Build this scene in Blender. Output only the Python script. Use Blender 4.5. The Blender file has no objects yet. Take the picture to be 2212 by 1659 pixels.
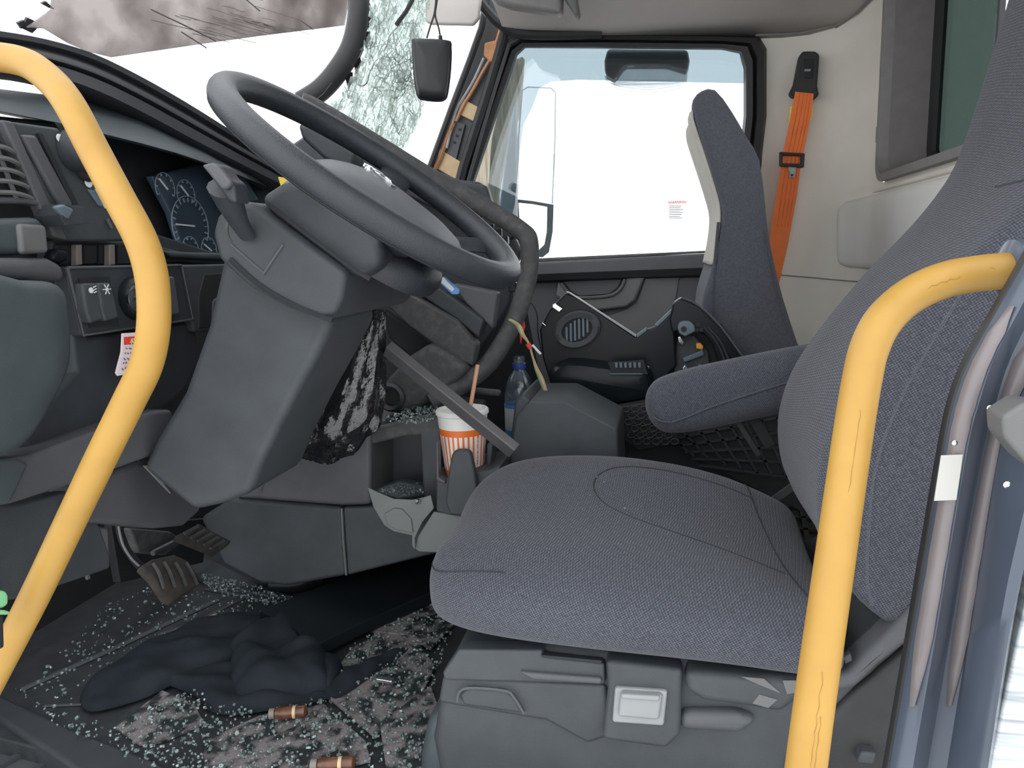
import bpy, math, random
from mathutils import Vector as V, Matrix
random.seed(7)
# ------------------------------------------------------------------ camera, world, exposure
scene = bpy.context.scene
FPX = 1600.0
YAW, PIT, ROL = math.radians(12), math.radians(9.95), math.radians(2.0)
CAM = V((0, 0, .95))
FW = V((-math.sin(YAW)*math.cos(PIT), math.cos(YAW)*math.cos(PIT), -math.sin(PIT)))
_r0 = V((math.cos(YAW), math.sin(YAW), 0)); _u0 = _r0.cross(FW)
RT = _r0*math.cos(ROL) - _u0*math.sin(ROL)
UP = _u0*math.cos(ROL) + _r0*math.sin(ROL)
cd = bpy.data.cameras.new('camera'); cam = bpy.data.objects.new('camera', cd)
scene.collection.objects.link(cam)
cam.matrix_world = Matrix(((RT.x, UP.x, -FW.x, CAM.x), (RT.y, UP.y, -FW.y, CAM.y), (RT.z, UP.z, -FW.z, CAM.z), (0, 0, 0, 1)))
cd.sensor_width = 36; cd.lens = FPX*36/2212; cd.clip_start = .02; cd.clip_end = 500
scene.camera = cam
w = bpy.data.worlds.new('overcast'); scene.world = w; w.use_nodes = True
bg = w.node_tree.nodes['Background']; bg.inputs[0].default_value = (.94, .97, 1, 1); bg.inputs[1].default_value = 1.5
vs = scene.view_settings; vs.view_transform = 'Standard'; vs.look = 'None'; vs.exposure = 0.75; vs.gamma = 1; vs.use_curve_mapping = False

# ------------------------------------------------------------------ helpers
def P(px, py, **k):
    """a photograph pixel met with a world plane (X=, Y=, Z=), a depth (D=) or a free plane pl=(point, normal)"""
    d = FW + RT*((px-1106)/FPX) - UP*((py-829.5)/FPX)
    if 'D' in k: return CAM + d*k['D']
    if 'pl' in k:
        p, n = k['pl']; return CAM + d*((p-CAM).dot(n)/d.dot(n))
    a = list(k)[0]; i = 'XYZ'.index(a)
    return CAM + d*((k[a]-CAM[i])/d[i])
def lerp(a, b, t): return a+(b-a)*t
def cr(pts, k=6, closed=False):
    """smooth curve through points (any dimension tuples)"""
    n = len(pts); out = []
    rng = range(n if closed else n-1)
    for i in rng:
        g = lambda j: pts[j % n] if closed else pts[max(0, min(n-1, j))]
        a, b, c, d = g(i-1), g(i), g(i+1), g(i+2)
        for s in range(k):
            t = s/k
            out.append(type(b)([.5*(2*q+(r-p)*t+(2*p-5*q+4*r-u)*t*t+(3*q-p-3*r+u)*t**3) for p, q, r, u in zip(a, b, c, d)]))
    if not closed: out.append(pts[-1])
    return out
def wpos(o):
    p = V((0, 0, 0))
    while o: p += o.location; o = o.parent
    return p
class MB:
    def __init__(s): s.v = []; s.f = []
    def add(s, vs, fs):
        b = len(s.v); s.v += [V(x) for x in vs]; s.f += [[i+b for i in f] for f in fs]; return s
    def prism(s, poly, vec):
        n = len(poly); vec = V(vec)
        return s.add(list(poly)+[V(p)+vec for p in poly], [list(range(n)), list(range(2*n-1, n-1, -1))]+[[i, i+n, (i+1) % n+n, (i+1) % n] for i in range(n)])
    def box(s, c, h, ax=None):
        ax = ax or (V((1, 0, 0)), V((0, 1, 0)), V((0, 0, 1))); c = V(c)
        vs = [c+ax[0]*(i*h[0])+ax[1]*(j*h[1])+ax[2]*(k*h[2]) for i in (-1, 1) for j in (-1, 1) for k in (-1, 1)]
        return s.add(vs, [[0, 1, 3, 2], [4, 6, 7, 5], [0, 4, 5, 1], [2, 3, 7, 6], [0, 2, 6, 4], [1, 5, 7, 3]])
    def bar(s, a, b, wd, th, up=(0, 0, 1)):
        a, b = V(a), V(b); d = (b-a); L = d.length; d.normalize(); sx = d.cross(V(up)).normalized(); u = sx.cross(d)
        return s.box((a+b)/2, (L/2, wd/2, th/2), (d, sx, u))
    def grid(s, rows, cu=False, cv=False, caps=False):
        m, n = len(rows), len(rows[0]); fs = []
        for i in range(m if cu else m-1):
            for j in range(n if cv else n-1):
                fs.append([i*n+j, i*n+(j+1) % n, (i+1) % m*n+(j+1) % n, (i+1) % m*n+j])
        if caps: fs += [list(range(n-1, -1, -1)), list(range((m-1)*n, m*n))]
        return s.add([p for r in rows for p in r], fs)
    def tube(s, path, r, n=10, closed=False, sq=1.0, up=None):
        path = [V(p) for p in path]; m = len(path); rr = r if isinstance(r, (list, tuple)) else [r]*m
        rows = []; u = None
        for i in range(m):
            t = (path[(i+1) % m]-path[i-1]) if closed else (path[min(m-1, i+1)]-path[max(0, i-1)])
            t.normalize()
            if up is not None: a = t.cross(V(up)).normalized()
            elif u is None: a = t.cross(V((.3, .2, .93))).normalized()
            else: a = (u-t*u.dot(t)).normalized()
            u = a; b = t.cross(a)
            rows.append([path[i]+a*(rr[i]*math.cos(q))+b*(rr[i]*sq*math.sin(q)) for q in [2*math.pi*j/n for j in range(n)]])
        return s.grid(rows, cu=closed, cv=True, caps=not closed)
    def lathe(s, o, prof, ax=(0, 0, 1), n=24):
        ax = V(ax).normalized(); e = ax.orthogonal().normalized(); g = ax.cross(e); o = V(o)
        return s.grid([[o+ax*h+(e*math.cos(q)+g*math.sin(q))*r for q in [2*math.pi*j/n for j in range(n)]] for r, h in prof], cv=True, caps=True)
    def build(s, name, mat, parent=None, smooth=False, bevel=0, seg=3, sub=0, kind=None, label=None, solid=0):
        c = V([(min(q[i] for q in s.v)+max(q[i] for q in s.v))/2 for i in range(3)]); c.z = min(q.z for q in s.v)
        me = bpy.data.meshes.new(name); me.from_pydata([q-c for q in s.v], [], s.f); me.update()
        import bmesh
        bm = bmesh.new(); bm.from_mesh(me); bmesh.ops.recalc_face_normals(bm, faces=bm.faces); bm.to_mesh(me); bm.free()
        me.materials.append(MAT[mat])
        o = bpy.data.objects.new(name, me); scene.collection.objects.link(o)
        if parent: o.parent = parent; o.location = c-wpos(parent)
        else: o.location = c
        if smooth or bevel or sub:
            for p in me.polygons: p.use_smooth = True
        if smooth and not bevel:
            for p in me.polygons:
                if len(p.vertices) > 6: p.use_smooth = False
        if smooth and not sub: me.set_sharp_from_angle(angle=math.radians(42))
        if solid:
            q = o.modifiers.new('s', 'SOLIDIFY'); q.thickness = solid; q.offset = 0
        if bevel:
            q = o.modifiers.new('b', 'BEVEL'); q.width = bevel; q.segments = seg; q.limit_method = 'ANGLE'; q.angle_limit = .5
            o.modifiers.new('w', 'WEIGHTED_NORMAL')
        if sub:
            q = o.modifiers.new('u', 'SUBSURF'); q.levels = sub; q.render_levels = sub
        if kind: o['kind'] = kind
        if label: o['label'] = label
        return o
def tag(o, label, cat, group=None, kind=None):
    o['label'] = label; o['category'] = cat
    if group: o['group'] = group
    if kind: o['kind'] = kind
    return o
def thing(name, loc, label, cat, group=None):
    o = bpy.data.objects.new(name, None); o.empty_display_size = .05; scene.collection.objects.link(o); o.location = loc
    return tag(o, label, cat, group)
def structure(name, loc):
    o = bpy.data.objects.new(name, None); o.empty_display_size = .05; scene.collection.objects.link(o); o.location = loc
    o['kind'] = 'structure'; return o
AXD = {'X': V((-1, 0, 0)), 'Y': V((0, 1, 0)), 'Z': V((0, 0, -1))}
def poly(pxs, **k): return [P(a, b, **k) for a, b in pxs]
def slab(name, pxs, mat, parent=None, th=.02, bevel=.004, vec=None, smoothpoly=0, **k):
    """outline met with a world plane, given real thickness away from the camera"""
    o = dict((q, k.pop(q)) for q in ('kind', 'label', 'seg') if q in k)
    pts = poly(pxs, **k)
    if smoothpoly: pts = cr(pts, smoothpoly, True)
    if vec is None:
        a = list(k)[0]
        if a == 'pl': vec = k['pl'][1].normalized(); vec = vec if vec.dot(FW) > 0 else -vec
        elif a == 'D': vec = FW
        else: vec = AXD[a]
    return MB().prism(pts, V(vec)*th).build(name, mat, parent, bevel=bevel, **o)
def inset2(pl, d):
    """inset a closed 2-D outline (counter-clockwise or not) by d"""
    n = len(pl); A = sum(pl[i][0]*pl[(i+1) % n][1]-pl[(i+1) % n][0]*pl[i][1] for i in range(n)); sg = 1 if A > 0 else -1
    out = []
    for i in range(n):
        (ax, ay), (bx, by), (cx, cy) = pl[i-1], pl[i], pl[(i+1) % n]
        n1 = V((-(by-ay), bx-ax)).normalized()*sg; n2 = V((-(cy-by), cx-bx)).normalized()*sg
        m = n1+n2; m = m/max(.35, m.length_squared/2) if m.length > 1e-6 else n1
        out.append((bx+m.x*d, by+m.y*d))
    return out
def yloft(name, pxs, Yref, secs, mat, parent=None, smoothpoly=4, sub=0, **o):
    """a side outline (XZ) swept across the cab's width with an inset at each station"""
    pts = [P(a, b, Y=Yref) for a, b in pxs]; pts = [(p.x, p.z) for p in pts]
    if smoothpoly: pts = cr(pts, smoothpoly, True)
    rows = []
    for Y, d in secs:
        q = inset2(pts, d) if abs(d) > 1e-9 else pts
        rows.append([V((a, Y, b)) for a, b in q])
    return MB().grid(rows, cv=True, caps=True).build(name, mat, parent, smooth=True, sub=sub, **o)
def text_into(mb, s, o, ux, uy, size, center=True):
    cu = bpy.data.curves.new('t', 'FONT'); cu.body = s; cu.size = size
    if center: cu.align_x = 'CENTER'; cu.align_y = 'CENTER'
    ob = bpy.data.objects.new('t', cu); scene.collection.objects.link(ob)
    dg = bpy.context.evaluated_depsgraph_get(); me = bpy.data.meshes.new_from_object(ob.evaluated_get(dg))
    o, ux, uy = V(o), V(ux), V(uy)
    mb.add([o+ux*v.co.x+uy*v.co.y for v in me.vertices], [list(p.vertices) for p in me.polygons])
    bpy.data.objects.remove(ob); bpy.data.curves.remove(cu); bpy.data.meshes.remove(me)

# ------------------------------------------------------------------ materials
MAT = {}
def mat(name, col, rough=.5, metal=0, var=.15, nscale=30, bump=0, bscale=400, col2=None, spec=.5, coat=0, detail=4, contrast=None, sheen=0, emit=0, alpha=None, ior=None):
    m = bpy.data.materials.new(name); m.use_nodes = True; nt = m.node_tree; b = nt.nodes['Principled BSDF']; MAT[name] = m
    N = nt.nodes.new; L = nt.links.new
    tc = N('ShaderNodeTexCoord'); nz = N('ShaderNodeTexNoise'); nz.inputs['Scale'].default_value = nscale; nz.inputs['Detail'].default_value = detail
    L(tc.outputs['Object'], nz.inputs['Vector'])
    mx = N('ShaderNodeMix'); mx.data_type = 'RGBA'
    c2 = col2 or tuple(max(0, c*(1-var)) for c in col); c1 = col if col2 else tuple(c*(1+var) for c in col)
    mx.inputs[6].default_value = (*c1, 1); mx.inputs[7].default_value = (*c2, 1)
    rp = N('ShaderNodeMapRange'); lo, hi = contrast or (.3, .7)
    rp.inputs[1].default_value = lo; rp.inputs[2].default_value = hi
    L(nz.outputs['Fac'], rp.inputs[0]); L(rp.outputs[0], mx.inputs[0]); L(mx.outputs[2], b.inputs['Base Color'])
    b.inputs['Roughness'].default_value = rough; b.inputs['Metallic'].default_value = metal
    b.inputs['Specular IOR Level'].default_value = spec; b.inputs['Coat Weight'].default_value = coat; b.inputs['Coat Roughness'].default_value = .1
    if sheen: b.inputs['Sheen Weight'].default_value = sheen
    if alpha is not None: b.inputs['Alpha'].default_value = alpha
    if bump:
        n2 = N('ShaderNodeTexNoise'); n2.inputs['Scale'].default_value = bscale; n2.inputs['Detail'].default_value = 3
        L(tc.outputs['Object'], n2.inputs['Vector']); bp = N('ShaderNodeBump'); bp.inputs['Strength'].default_value = bump; bp.inputs['Distance'].default_value = .002
        L(n2.outputs['Fac'], bp.inputs['Height']); L(bp.outputs[0], b.inputs['Normal'])
    return m
mat('charcoal_plastic', (.048, .054, .060), .55, bump=.35, bscale=900, nscale=14)
mat('grey_plastic', (.080, .083, .090), .55, bump=.3, bscale=900, nscale=10)
mat('door_plastic', (.125, .132, .142), .5, bump=.3, bscale=900, nscale=10, var=.08)
mat('door_insert', (.20, .198, .203), .55, bump=.2, bscale=900, nscale=10, var=.06)
mat('dark_plastic', (.036, .041, .047), .5, bump=.25, bscale=900, nscale=18)
mat('teal_grey_plastic', (.054, .068, .075), .5, bump=.3, bscale=900, nscale=12)
mat('warm_grey_plastic', (.125, .125, .125), .5, bump=.2, bscale=700, nscale=10)
mat('dusty_plastic', (.055, .056, .058), .7, col2=(.095, .092, .088), nscale=60, detail=8, contrast=(.45, .75), bump=.3, bscale=300)
mat('black_void', (.015, .017, .020), .7)
mat('gloss_black', (.010, .013, .016), .34, nscale=8, spec=.22)
mat('black_rubber', (.022, .022, .024), .55, bump=.15, bscale=500)
mat('strip_rubber', (.036, .036, .042), .5, col2=(.024, .025, .030), nscale=9)
mat('headliner', (.46, .425, .405), .9, bump=.2, bscale=600, nscale=5, var=.06)
mat('cream_vinyl', (.82, .78, .70), .6, col2=(.68, .62, .53), nscale=3.2, detail=5, contrast=(.45, .8), bump=.12, bscale=500)
mat('cream_pad', (.78, .77, .73), .55, col2=(.66, .63, .58), nscale=3, contrast=(.5, .85))
mat('taupe_frame', (.20, .188, .188), .5, var=.08)
mat('yellow_paint', (.46, .262, .052), .5, col2=(.41, .225, .042), nscale=16, detail=8, contrast=(.4, .75), bump=.15, bscale=160)
mat('scuff', (.31, .175, .035), .7)
mat('orange_webbing', (.95, .23, .055), .65, var=.06)
mat('orange_webbing_stripe', (.88, .16, .03), .7)
mat('jamb_blue', (.082, .102, .138), .32, col2=(.064, .080, .112), nscale=7, coat=.3)
mat('jamb_mauve', (.20, .175, .178), .4, col2=(.165, .145, .15), nscale=11, detail=8, coat=.2)
mat('white_sticker', (.50, .49, .46), .4, var=.02)
mat('streaked_white', (.70, .74, .74), .5)
mat('leather', (.024, .028, .034), .38, bump=.45, bscale=700, nscale=20)
mat('wheel_pad', (.10, .105, .115), .42, bump=.25, bscale=900, var=.08)
mat('chrome', (.75, .77, .8), .18, metal=1, var=.03)
mat('light_grey', (.27, .28, .285), .4, var=.05)
mat('bluegrey_plastic', (.10, .135, .165), .4, var=.08)
mat('cluster_face', (.035, .055, .08), .35, var=.1)
mat('dial_print', (.22, .28, .35), .5, var=.03)
mat('needle_white', (.65, .7, .75), .5, var=.02)
mat('white_print', (.75, .76, .76), .5, var=.02)
mat('red_print', (.72, .06, .05), .5, var=.03)
mat('yellow_print', (.85, .65, .08), .5, var=.03)
mat('pink_white', (.78, .68, .70), .5, var=.04)
mat('dark_print', (.16, .11, .13), .6)
mat('tan_tab', (.20, .17, .155), .6)
mat('tape_tan', (.58, .42, .235), .55, var=.12, nscale=25)
mat('tape_orange', (.50, .24, .11), .6, var=.2, nscale=40)
mat('pillar_navy', (.035, .05, .075), .45, col2=(.07, .065, .06), nscale=12)
mat('pipe_silver', (.38, .40, .43), .35, var=.2, nscale=60)
mat('amber_glass', (.11, .045, .025), .25, var=.4, nscale=60)
mat('glass_shard', (.055, .085, .085), .06, col2=(.38, .46, .45), nscale=260, spec=.8, contrast=(.35, .7))
mat('crazed_sheet', (.23, .205, .205), .4, col2=(.018, .024, .026), nscale=34, detail=12, contrast=(.44, .58), bump=1.0, bscale=240)
mat('floor_rubber', (.020, .023, .026), .6, col2=(.036, .039, .042), nscale=26, detail=9, contrast=(.4, .75), bump=.5, bscale=260)
mat('step_rib', (.065, .068, .07), .6, bump=.3)
mat('cloth_black', (.014, .019, .025), .95, col2=(.026, .031, .038), nscale=14, bump=.5, bscale=800, spec=.15)
mat('pedal_rubber', (.075, .063, .050), .75, col2=(.035, .033, .032), nscale=40, bump=.5, bscale=300)
mat('bag_black', (.012, .013, .015), .16, spec=1.0, bump=1.0, bscale=110)
mat('bag_paper', (.30, .29, .28), .3, col2=(.06, .06, .065), nscale=50, detail=8)
mat('paper_white', (.78, .77, .74), .6, var=.04)
mat('straw', (.62, .34, .22), .4, var=.05)
mat('bottle_blue', (.04, .07, .30), .3)
mat('wire_tan', (.42, .33, .18), .5)
mat('wire_red', (.60, .03, .03), .45)
mat('wire_green', (.16, .26, .12), .5)
mat('wire_white', (.6, .63, .66), .5)
mat('blue_plastic', (.10, .28, .62), .35)
mat('orange_plastic', (.85, .38, .05), .4)
mat('green_plastic', (.20, .50, .25), .4)
mat('tan_post', (.55, .45, .32), .8, col2=(.25, .19, .13), nscale=8, detail=8)
mat('grey_mirror_shell', (.42, .47, .50), .4, var=.05)
mat('dark_mirror_shell', (.09, .105, .115), .4, var=.1)
mat('ground', (.70, .69, .67), .9, nscale=.6, var=.08)
mat('pale_weed', (.92, .90, .62), .8)
mat('beige_lit_front', (.50, .47, .42), .85, bump=.3, bscale=700, var=.06)  # seat front fabric, window light put into the paler colour
mat('metal_bracket', (.17, .18, .178), .5, col2=(.14, .15, .148), nscale=14)
mat('bronze_bar', (.10, .095, .10), .42, var=.1)

def fabric(name, ca, cb, rot, scale=74, contrast=(.35, .75)):
    """ribbed twill upholstery: fine bands broken by noise"""
    m = bpy.data.materials.new(name); m.use_nodes = True; nt = m.node_tree; b = nt.nodes['Principled BSDF']; MAT[name] = m
    N = nt.nodes.new; L = nt.links.new
    tc = N('ShaderNodeTexCoord'); mp = N('ShaderNodeMapping'); mp.inputs['Rotation'].default_value = rot
    L(tc.outputs['Object'], mp.inputs[0])
    wv = N('ShaderNodeTexWave'); wv.inputs['Scale'].default_value = scale; wv.inputs['Distortion'].default_value = 1.2; wv.inputs['Detail'].default_value = 2; wv.inputs['Detail Scale'].default_value = 2.5
    L(mp.outputs[0], wv.inputs['Vector'])
    wz = N('ShaderNodeTexWave'); wz.inputs['Scale'].default_value = scale*1.15; wz.bands_direction = 'Z'; wz.inputs['Distortion'].default_value = 1.5; wz.inputs['Detail Scale'].default_value = 2.5; L(mp.outputs[0], wz.inputs['Vector'])
    wa = N('ShaderNodeMath'); wa.operation = 'MULTIPLY_ADD'; wa.inputs[1].default_value = .6; wm = N('ShaderNodeMath'); wm.operation = 'MULTIPLY'; wm.inputs[1].default_value = .55; L(wv.outputs['Fac'], wm.inputs[0]); L(wz.outputs['Fac'], wa.inputs[0]); L(wm.outputs[0], wa.inputs[2])
    n1 = N('ShaderNodeTexNoise'); n1.inputs['Scale'].default_value = 330; n1.inputs['Detail'].default_value = 2; L(tc.outputs['Object'], n1.inputs['Vector'])
    n2 = N('ShaderNodeTexNoise'); n2.inputs['Scale'].default_value = 7; n2.inputs['Detail'].default_value = 5; L(tc.outputs['Object'], n2.inputs['Vector'])
    mu = N('ShaderNodeMath'); mu.operation = 'MULTIPLY'; L(wa.outputs[0], mu.inputs[0]); L(n1.outputs['Fac'], mu.inputs[1])
    mr = N('ShaderNodeMapRange'); mr.inputs[1].default_value = .12; mr.inputs[2].default_value = .62; L(mu.outputs[0], mr.inputs[0])
    mx = N('ShaderNodeMix'); mx.data_type = 'RGBA'; mx.inputs[6].default_value = (*ca, 1); mx.inputs[7].default_value = (*cb, 1); L(mr.outputs[0], mx.inputs[0])
    m2 = N('ShaderNodeMix'); m2.data_type = 'RGBA'; m2.blend_type = 'MULTIPLY'; m2.inputs[7].default_value = (.86, .84, .82, 1)
    L(n2.outputs['Fac'], m2.inputs[0]); L(mx.outputs[2], m2.inputs[6]); L(m2.outputs[2], b.inputs['Base Color'])
    b.inputs['Roughness'].default_value = .9; b.inputs['Specular IOR Level'].default_value = .2; b.inputs['Sheen Weight'].default_value = .15
    bp = N('ShaderNodeBump'); bp.inputs['Strength'].default_value = .5; bp.inputs['Distance'].default_value = .0015; L(mu.outputs[0], bp.inputs['Height']); L(bp.outputs[0], b.inputs['Normal'])
fabric('seat_fabric', (.038, .042, .054), (.130, .136, .165), (.15, .55, .2), 100)
fabric('seat_fabric_fine', (.060, .066, .082), (.135, .142, .168), (.1, -.5, .15), 120)
def glassmat(name, tint, refl=.08, rough=.02, dif=0, dcol=(.5, .6, .6), nsc=22):
    m = bpy.data.materials.new(name); m.use_nodes = True; nt = m.node_tree; MAT[name] = m; nt.nodes.remove(nt.nodes['Principled BSDF'])
    N = nt.nodes.new; L = nt.links.new; out = nt.nodes['Material Output']
    t = N('ShaderNodeBsdfTransparent'); t.inputs[0].default_value = (*tint, 1); g = N('ShaderNodeBsdfGlossy'); g.inputs['Roughness'].default_value = rough
    lw = N('ShaderNodeLayerWeight'); lw.inputs[0].default_value = .25
    mr = N('ShaderNodeMath'); mr.operation = 'MULTIPLY_ADD'; mr.inputs[1].default_value = .5; mr.inputs[2].default_value = refl; L(lw.outputs['Fresnel'], mr.inputs[0])
    mx = N('ShaderNodeMixShader'); L(mr.outputs[0], mx.inputs[0]); L(t.outputs[0], mx.inputs[1]); L(g.outputs[0], mx.inputs[2])
    if dif:
        d = N('ShaderNodeBsdfDiffuse'); d.inputs[0].default_value = (*dcol, 1); tl = N('ShaderNodeBsdfTranslucent'); tl.inputs[0].default_value = (*dcol, 1)
        md = N('ShaderNodeMixShader'); md.inputs[0].default_value = .5; L(d.outputs[0], md.inputs[1]); L(tl.outputs[0], md.inputs[2])
        nz = N('ShaderNodeTexNoise'); nz.inputs['Scale'].default_value = nsc; nz.inputs['Detail'].default_value = 7; tc = N('ShaderNodeTexCoord'); L(tc.outputs['Object'], nz.inputs['Vector'])
        rg = N('ShaderNodeMapRange'); rg.inputs[1].default_value = .38; rg.inputs[2].default_value = .62; rg.inputs[3].default_value = max(0, dif-.35); rg.inputs[4].default_value = min(1, dif+.3); L(nz.outputs['Fac'], rg.inputs[0])
        m2 = N('ShaderNodeMixShader'); L(rg.outputs[0], m2.inputs[0]); L(mx.outputs[0], m2.inputs[1]); L(md.outputs[0], m2.inputs[2]); mx = m2
    L(mx.outputs[0], out.inputs[0])
glassmat('pane', (.97, .98, .98), .03)
glassmat('tinted_pane', (.225, .275, .255), .05, .04)
glassmat('label_film', (.90, .90, .91), .02, .3)
glassmat('label_film_red', (.95, .70, .70), .02, .3)
glassmat('deflector_acrylic', (.50, .555, .58), .05)
glassmat('clear_plastic', (.60, .66, .70), .08, .05, .25, (.30, .34, .37))
glassmat('crazed_glass', (.86, .92, .90), .10, .08, .20, (.62, .66, .62))
glassmat('brown_glass', (.62, .59, .58), .04, .1, .60, (.30, .265, .25), 7)
glassmat('mirror_glass', (.9, .93, .95), .35, .02)
def stretched(name, c1, c2, scl, rough=.5, contrast=(.4, .7), nscale=6):
    m = mat(name, c1, rough, col2=c2, nscale=nscale, detail=6, contrast=contrast); nt = m.node_tree
    nz = [n for n in nt.nodes if n.type == 'TEX_NOISE'][0]; tc = [n for n in nt.nodes if n.type == 'TEX_COORD'][0]
    mp = nt.nodes.new('ShaderNodeMapping'); mp.inputs['Scale'].default_value = scl
    nt.links.new(tc.outputs['Object'], mp.inputs[0]); nt.links.new(mp.outputs[0], nz.inputs['Vector'])
    return m
stretched('streaked_white', (.66, .71, .72), (.34, .36, .39), (1.5, 1.5, 30), contrast=(.46, .70))
stretched('tan_streak', (.62, .53, .40), (.30, .24, .18), (14, 14, 1.2), rough=.8)

FLOOR = .15
# ------------------------------------------------------------------ the setting
o = MB().box((0, 0, -1.25), (60, 60, .05)).build('ground', 'ground', kind='structure')
o['label'] = 'pale bright ground outside the cab'
fl = structure('floor', (-.4, 1.7, FLOOR-.05))
MB().prism([V((x, y, FLOOR)) for x, y in ((-1.5, 1.0), (-.95, .93), (-.55, .84), (.62, .8), (.62, 2.62), (-1.5, 2.62))], (0, 0, -.05)).build('floor_mat', 'floor_rubber', fl, bevel=.004)
# raised ridges of the driver's mat
def floorline(name, pxs, r, m, z=FLOOR, sq=.5, par=fl):
    return MB().tube([P(a, b, Z=z) for a, b in pxs], r, 8, sq=sq, up=(0, 0, 1)).build(name, m, par, smooth=True)
floorline('mat_ridge', [(45, 1490), (230, 1408), (470, 1296)], .009, 'charcoal_plastic', FLOOR+.002)
floorline('mat_ridge', [(340, 1372), (420, 1345), (540, 1285)], .005, 'charcoal_plastic', FLOOR+.002)
floorline('mat_ridge', [(445, 1272), (600, 1300), (640, 1312)], .006, 'charcoal_plastic', FLOOR+.002)
floorline('mat_ridge', [(95, 1525), (200, 1520), (330, 1500)], .004, 'charcoal_plastic', FLOOR+.002)
# passenger floor: cross-ribbed mat
for i in range(12):
    x = -.35+i*.075
    MB().bar((x, 1.55, FLOOR+.002), (x+.1, 2.5, FLOOR+.002), .014, .012).build('mat_rib', 'black_rubber', fl)
for i in range(10):
    y = 1.6+i*.095
    MB().bar((-.4, y, FLOOR+.002), (.5, y+.04, FLOOR+.002), .014, .012).build('mat_rib', 'black_rubber', fl)
# door sill and entry step
sl = structure('trim_1', P(150, 1590, Z=.1))
slab('sill_lip', [(-60, 1462), (0, 1500), (150, 1570), (330, 1640), (440, 1700), (250, 1720), (120, 1630), (0, 1552), (-60, 1515)], 'dark_plastic', sl, th=.05, bevel=.008, Z=FLOOR+.012)
slab('step_tread', [(-120, 1500), (0, 1548), (140, 1635), (300, 1740), (100, 1900), (-300, 1800)], 'step_rib', sl, th=.03, Z=FLOOR-.03)
for k in range(8):
    a = P(-40+k*42, 1530+k*27, Z=FLOOR-.028); b = P(-210+k*42, 1620+k*27, Z=FLOOR-.028)
    MB().bar(a, b, .012, .012).build('tread_rib', 'charcoal_plastic', sl)

# rear wall with rounded corner
XR = .60
wr = structure('wall_rear', (XR, 1.7, .1))
FY1 = P(1899, 300, X=XR-.012).y-.012; FZ0 = P(2000, 364, X=XR-.012).z+.012
prof = [(.26, 2.6), (.35, 2.6), (.43, 2.592), (.50, 2.565), (.555, 2.515), (.59, 2.44), (XR, FY1+.02), (XR, FY1-.005)]
def wallstrip(name, pr, z0, z1):
    return MB().grid([[V((x, y, z)) for x, y in pr] for z in (z0, z1)]).build(name, 'cream_vinyl', wr, smooth=True)
wallstrip('corner_panel', prof, FZ0-.01, 1.95)
wallstrip('lower_panel', prof+[(XR, 1.6), (XR, .95)], .1, FZ0-.01)
wallstrip('window_post', [(XR, 1.04), (XR, .95)], FZ0-.01, 1.95)
wallstrip('window_header', [(XR, FY1-.005), (XR, 1.04)], 1.80, 1.95)
pr_ = prof+[(XR, .9)]
def wallhit(px, py, off=0):
    """where a pixel's ray meets the curved corner and rear wall, lifted off the wall by off"""
    d = FW+RT*((px-1106)/FPX)-UP*((py-829.5)/FPX)
    for (x0, y0), (x1, y1) in zip(pr_, pr_[1:]):
        ex, ey = x1-x0, y1-y0; den = d.x*ey-d.y*ex
        if abs(den) < 1e-9: continue
        t = (x0*ey-y0*ex)/den; u = (x0*d.y-y0*d.x)/den if False else ((t*d.x-x0)*ex+(t*d.y-y0)*ey)/(ex*ex+ey*ey)
        if t > 0 and -1e-6 <= u <= 1+1e-6:
            n = V((ey, -ex, 0)).normalized(); p = CAM+d*t
            return p+(n if n.dot(d) < 0 else -n)*off
def lin(tab, x):
    for (a, b), (c, e) in zip(tab, tab[1:]):
        if x <= c: return lerp(b, e, max(0, (x-a)/(c-a)))
    return tab[-1][1]
tT = [(1808, 470), (1814, 448), (1830, 434), (1900, 417), (2160, 350), (2300, 313)]; tB = [(1808, 552), (1814, 570), (1830, 578), (1900, 583), (2300, 640)]
rows = []
for px in (1808, 1810, 1814, 1820, 1830, 1845, 1865, 1900, 1950, 2010, 2080, 2160, 2230):
    r = []; yt, yb = lin(tT, px), lin(tB, px); ed = min(1, (px-1808)/12)**.5
    for t, o in ((0, -.004), (.01, .006), (.04, .014), (.1, .018), (.5, .021), (.9, .018), (.96, .014), (.99, .006), (1, -.004)):
        r.append(wallhit(px, lerp(yt, yb, t), o*ed-.004*(1-ed)))
    rows.append(r)
MB().grid(rows).build('back_pad', 'cream_pad', wr, smooth=True)
slab('back_band', [(1842, 432), (1900, 405), (2330, 270), (2330, 300), (1900, 413)], 'cream_vinyl', wr, th=.02, bevel=.006, vec=(1, 0, 0), X=XR-.008)
MB().tube([wallhit(a, b, .001) for a, b in ((1660, 592), (1700, 595), (1760, 600), (1800, 604), (1850, 608), (1900, 612))], .0016, 6).build('wall_seam', 'taupe_frame', wr)
mat('reveal_dark', (.19, .17, .175), .5, var=.08)
MB().box((XR-.004, 1.6, .34), (.006, .75, .24)).build('lower_dark_panel', 'black_void', wr)  # black panel added to darken the wall low behind the seats
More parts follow.
